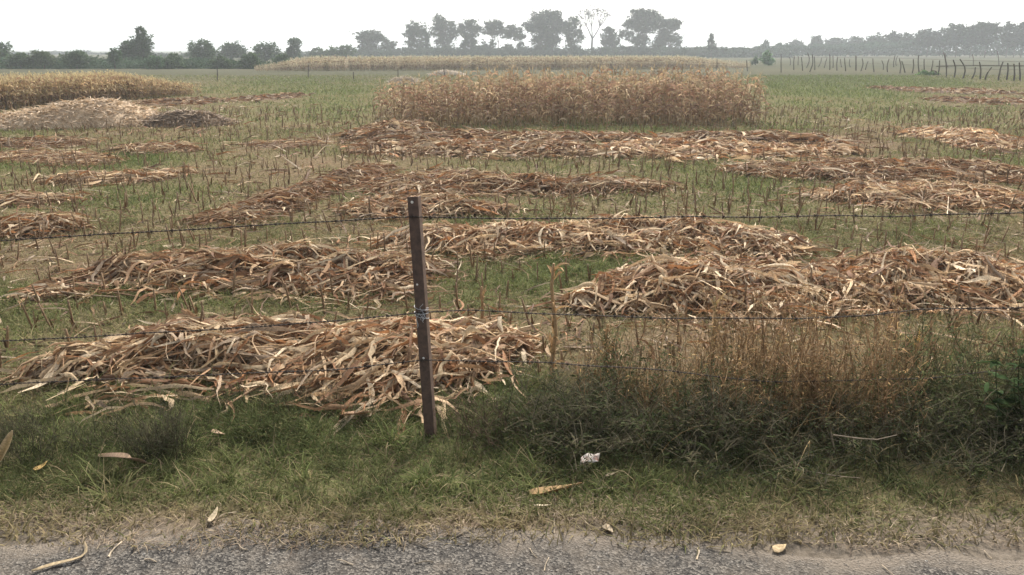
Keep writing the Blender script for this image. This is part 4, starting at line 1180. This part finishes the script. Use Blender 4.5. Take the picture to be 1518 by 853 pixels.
# centre
T("tree", "umbrella shaped tree with a layered flat crown", DC, [(548, 51, 18, 6), (540, 58, 11, 5), (557, 57, 12, 6), (548, 66, 12, 6), (548, 76, 16, 7)], 90, (.05, .062, .035), dens=.85, trunks=[548])
T("tree", "small dense tree tucked under the right side of the umbrella shaped tree", DC, [(577, 67, 10, 6), (576, 76, 12, 7)], 90)
T("tree", "leftmost of three ragged tall trees, crown hanging low", DC, [(618, 42, 13, 8), (610, 50, 9, 8), (629, 52, 8, 8), (614, 63, 11, 8), (630, 68, 8, 8), (618, 77, 17, 6)], 90, trunks=[618], dens=.8)
T("tree", "middle one of three ragged tall trees, with the highest left top", DC + 5, [(650, 31, 9, 7), (660, 38, 13, 8), (651, 47, 10, 8), (669, 52, 10, 9), (658, 61, 10, 8), (662, 75, 18, 8)], 90, trunks=[659], dens=.8)
T("tree", "rightmost of three ragged tall trees, drooping branches", DC, [(696, 38, 13, 7), (687, 47, 9, 8), (705, 46, 9, 7), (697, 59, 10, 8), (689, 70, 8, 8), (704, 72, 7, 8), (696, 79, 16, 5)], 90, trunks=[696], dens=.75)
T("tree", "tree with a thin see through round top on bare slanting trunks", DC, [(733, 36, 13, 6), (724, 44, 10, 5), (742, 44, 8, 6), (733, 50, 10, 5)], 90, (.055, .065, .04), trunks=[730, 739], dens=.7)
T("shrub", "dark rounded bush beneath the tree with the thin see through top", DC - 5, [(724, 70, 10, 9), (724, 78, 14, 6)], 90)
T("tree", "flat topped tree left of the large round dense tree", DC, [(760, 44, 14, 5), (751, 51, 10, 6), (769, 52, 10, 6), (752, 72, 8, 7), (772, 71, 6, 8), (761, 79, 18, 5)], 90, trunks=[758, 764], dens=.8)
T("tree", "large dense tree with a broad round crown, left of the bare tree", DC, [(806, 27, 17, 9), (824, 24, 9, 8), (790, 40, 11, 8), (812, 41, 18, 10), (828, 40, 10, 11), (801, 57, 13, 9), (820, 60, 11, 10), (805, 74, 20, 9)], 90, (.04, .053, .026), trunks=[800, 815], dens=1.1)
T("tree", "slender loose tree leaning out between the dense tree and the bare tree", DC - 4, [(850, 37, 10, 9), (845, 50, 9, 8), (858, 52, 7, 8), (850, 66, 10, 10), (850, 78, 13, 6)], 90, trunks=[851], dens=.65)
T("tree", "small dark tree between the bare tree and the widest tree", DC, [(903, 47, 8, 6), (900, 59, 10, 8), (908, 61, 9, 9), (904, 75, 14, 7)], 90, (.038, .05, .026))
T("tree", "left half of the widest tree group, tall rounded crown with gaps", DC, [(948, 24, 14, 9), (961, 23, 12, 8), (935, 36, 11, 8), (954, 40, 16, 11), (929, 52, 9, 7), (949, 60, 13, 9), (940, 77, 22, 7)], 90, (.042, .055, .03), trunks=[944, 956], dens=.9)
T("tree", "right half of the widest tree group, with a square shouldered crown", DC + 6, [(976, 33, 13, 9), (990, 40, 12, 9), (1000, 35, 9, 8), (985, 55, 14, 9), (1002, 61, 9, 9), (976, 64, 10, 8), (985, 77, 24, 7)], 90, (.042, .055, .03), trunks=[980, 992], dens=.95)
# bare tree
root = empty("bare_tree", (at_d(877, 70, DC)[0], DC, 0)); tag(root, "nearly bare forked tree with thin twigs, taller than its neighbours", "tree", "trees along the horizon")
ox = at_d(877, 70, DC)[0]
m = MB(); mt = MB(); mpp = DC / FPX / cp
def limb(a, b, r0, r1): tube1(m, np.stack([a, (np.asarray(a) + b) / 2 + rng.normal(0, .12, 3), b]) - [ox, DC, 0], r0, r1, [.09, .08, .07], 5)
base = at_d(877, 82, DC); base[2] = 0; fork = at_d(878, 58, DC)
limb(base, fork, .38, .30)
for tips, mids in ((([860, 22], [866, 15], [872, 27], [857, 33]), (869, 38)), (([884, 14], [891, 17], [897, 20], [890, 30], [900, 24]), (889, 40)), (([876, 17], [881, 22], [870, 20]), (877, 40))):
    md = at_d(mids[0], mids[1], DC); limb(fork, md, .22, .15)
    for tx, ty in tips:
        e = at_d(tx, ty, DC) + [0, rng.normal(0, 1.2), 0]; limb(md, e, .13, .05)
        for _ in range(9):
            f_ = e + rng.normal(0, 1, 3) * np.array([1.3, 1.3, .8]); limb(e * .6 + md * .4 if rng.random() < .4 else e, f_, .05, .02)
        n = 26
        p = e + rng.normal(0, 1, (n, 3)) * np.array([1.1, 1.1, .65]); sz = rng.uniform(.2, .5, n)
        ribbons(mt, p - [ox, DC, 0], rng.uniform(0, 6.28, n), rng.uniform(-1, 1, n), rng.uniform(-1, 1, n), sz * 1.5, sz, np.tile([.06, .065, .045], (n, 1)), 2, roll=rng.uniform(-1.5, 1.5, n))
m.build("trunk", M_bark, root); mt.build("sparse_leaves", M_crown, root)
# right part
T("tree", "lone little conical tree above the right low hedge", 240, [(1054, 56, 3, 4), (1054, 62, 5, 4), (1054, 68, 7, 4)], 80, (.035, .048, .026))
T("tree", "small round tree poking up right of the conical one", 300, [(1135, 64, 4, 4), (1134, 70, 7, 4)], 80)
T("tree", "small flat tree poking out of the hedge beside the pole fence", 300, [(1155, 67, 6, 3), (1154, 71, 9, 3)], 80)
T("shrub", "grey green bush standing at the right end of the distant maize", 133, [(1138, 82, 5, 7), (1136, 89, 8, 6), (1141, 91, 7, 5)], 95, (.12, .15, .095), group="bushes by the far fence")
T("shrub", "small grey bush just left of the grey green bush", 133, [(1120, 89, 4, 4), (1119, 92, 5, 3)], 95, (.07, .085, .055), group="bushes by the far fence")
T("shrub", "low dark green bush at the foot of the far stick fence", float(P(1385, 112)[1]), [(1387, 109, 7, 3), (1375, 110, 9, 3)], 112, (.10, .13, .06), group="bushes by the far fence")
RT = [(1210, 60, 7, 6, 420), (1180, 66, 12, 5, 450), (1240, 62, 13, 6, 430), (1268, 61, 11, 6, 420), (1300, 59, 14, 7, 400), (1327, 54, 8, 7, 380), (1345, 58, 12, 7, 380), (1374, 52, 13, 8, 360), (1398, 54, 10, 8, 360), (1417, 47, 14, 9, 350), (1438, 54, 10, 7, 345)]
RL = ["small tree with a raised tip at the thin start of the right wood", "lowest tree at the left end of the right wood", "round tree in the right wood above the middle of the stick fence", "even topped tree in the right wood, left of the pale tree", "pale wide tree in the right wood above the thick fence post", "narrow tree sticking out of the right wood", "pale broad tree right of the narrow one in the right wood", "double topped tree in the middle of the right wood", "low tree in a dip of the right wood before the big dome", "big dome shaped tree in the right wood", "low tree between the big dome and the umbrella crown"]
for (cx, cy, rx, ry, D), lab in zip(RT, RL):
    T("tree", lab, D, [(cx, cy, rx, ry), (cx - rx * .5, cy + ry, rx * .9, ry * .9), (cx + rx * .5, cy + ry, rx * .9, ry * .9)], 80, (.04, .055, .035), group="trees of the wood at right", trunks=[cx])
T("tree", "umbrella crowned tree rising over the right wood", 345, [(1460, 40, 18, 6), (1450, 45, 14, 6), (1472, 46, 13, 6), (1460, 57, 16, 9)], 80, (.035, .048, .03), group="trees of the wood at right", trunks=[1460])
for i, (cx, cy) in enumerate(((1492, 40), (1503, 42), (1514, 38), (1530, 38))):
    T("tree", ["first slim pointed tree right of the umbrella crown", "second slim pointed tree right of the umbrella crown", "slim pointed tree at the right edge of the wood", "dark tree half cut by the right edge"][i], 350, [(cx, cy, 5, 5), (cx, cy + 9, 8, 8), (cx + 1, cy + 19, 9, 9)], 80, (.035, .048, .032), group="trees of the wood at right")

for lx, ly, rx, lab in ((28, 82, 14, "first low bush right of the tree cut by the left edge"), (62, 80, 16, "broad low bush in the left hedge below the wooded rise"), (112, 79, 15, "bush in the left hedge halfway to the tall pointed tree"), (168, 77, 8, "small round bush just left of the lower paired tree"),
                        (256, 85, 14, "bluish low bush left of the feathery topped tree"), (328, 88, 13, "low bush in front of the dome shaped tree"), (370, 84, 11, "low bush between the dome shaped and the lopsided tree"), (418, 84, 10, "low bush right of the lopsided tree")):
    T("shrub", lab, 108, [(lx, ly + 2, rx * .7, 6), (lx - rx * .5, ly + 9, rx * .8, 7), (lx + rx * .5, ly + 8, rx * .8, 8)], 100, (.05 + .02 * (lx % 3) / 3, .07, .04), group="bushes of the left hedge")
# far hedges and woods that read as one mass
def hedge(label, prof, D, ybot, col, n, card=1.3, amp=10):
    prof = np.array(prof, float); m = MB(); mpp = D / FPX / cp
    px = rng.uniform(prof[0, 0], prof[-1, 0], n); top = np.interp(px, prof[:, 0], prof[:, 1]) - (np.abs(vnoise(px * .07, px * 0, 51) - .5) + .5 * np.abs(vnoise(px * .19, px * 0, 52) - .5)) * amp + amp * .35
    py = top + (ybot - top) * rng.random(n) ** .95
    p = np.stack([PD(a, b, D) for a, b in zip(px, py)]); p[:, 1] += rng.uniform(-4, 4, n); p[:, 2] = np.maximum(p[:, 2], .05)
    sz = card * mpp * rng.uniform(.7, 1.5, n)
    cc = np.asarray(col) * np.array([.85, 1.12, .95]) * (.7 + .7 * fbm(px * .06, py * .12, 8))[:, None] * rng.uniform(.7, 1.3, (n, 1))
    ribbons(m, p, rng.uniform(0, 6.28, n), rng.uniform(-1.2, 1.2, n), rng.uniform(-1.2, 1.2, n), sz * 1.9, sz * 1.4, cc, 2, roll=rng.uniform(-1.5, 1.5, n), prof='leaf')
    stuff(m.build("hedgerow", M_crown), label, "hedge")
hedge("dark bushy hedgerow behind the left maize field", [(-140, 84), (0, 86), (60, 88), (120, 85), (180, 86), (240, 91), (300, 88), (350, 92), (400, 92)], 112, 106, (.062, .085, .052), 22000)
hedge("bluish wooded rise far behind the left hedgerow", [(-200, 78), (0, 80), (60, 79), (100, 76), (130, 78), (170, 80), (240, 83)], 420, 90, (.04, .05, .04), 14000)
hedge("low hedgerow running behind the far maize under the tall trees", [(230, 82), (330, 80), (450, 79), (520, 76), (620, 72), (760, 71), (880, 71), (1010, 70), (1100, 70), (1170, 74)], 262, 88, (.04, .052, .032), 30000)
hedge("hazy far tree line under the right wood", [(1000, 72), (1100, 71), (1170, 68), (1230, 66), (1330, 64), (1420, 58), (1520, 54), (1650, 52)], 272, 82, (.045, .065, .045), 26000)

# ------------------------------------------------------------------ haze
if HAZE_DENSITY > 0:
    m = MB()
    v = [[-1700, -35, -1.5], [1700, -35, -1.5], [1700, 3000, -1.5], [-1700, 3000, -1.5]]
    box(m, -1700, 1700, -35, 3000, -1.2, 45, [1, 1, 1])
    hm = bpy.data.materials.new("haze_air"); hm.use_nodes = True
    nt = hm.node_tree; nt.nodes.clear()
    pv = nt.nodes.new("ShaderNodeVolumePrincipled"); out = nt.nodes.new("ShaderNodeOutputMaterial")
    pv.inputs["Color"].default_value = (.86, .93, .98, 1)
    pv.inputs["Density"].default_value = HAZE_DENSITY
    pv.inputs["Anisotropy"].default_value = 0.35
    nt.links.new(pv.outputs[0], out.inputs["Volume"])
    hz = m.build("haze", hm, smooth=False); hz["kind"] = "stuff"
    hz["label"] = "pale dry haze hanging over the whole field"
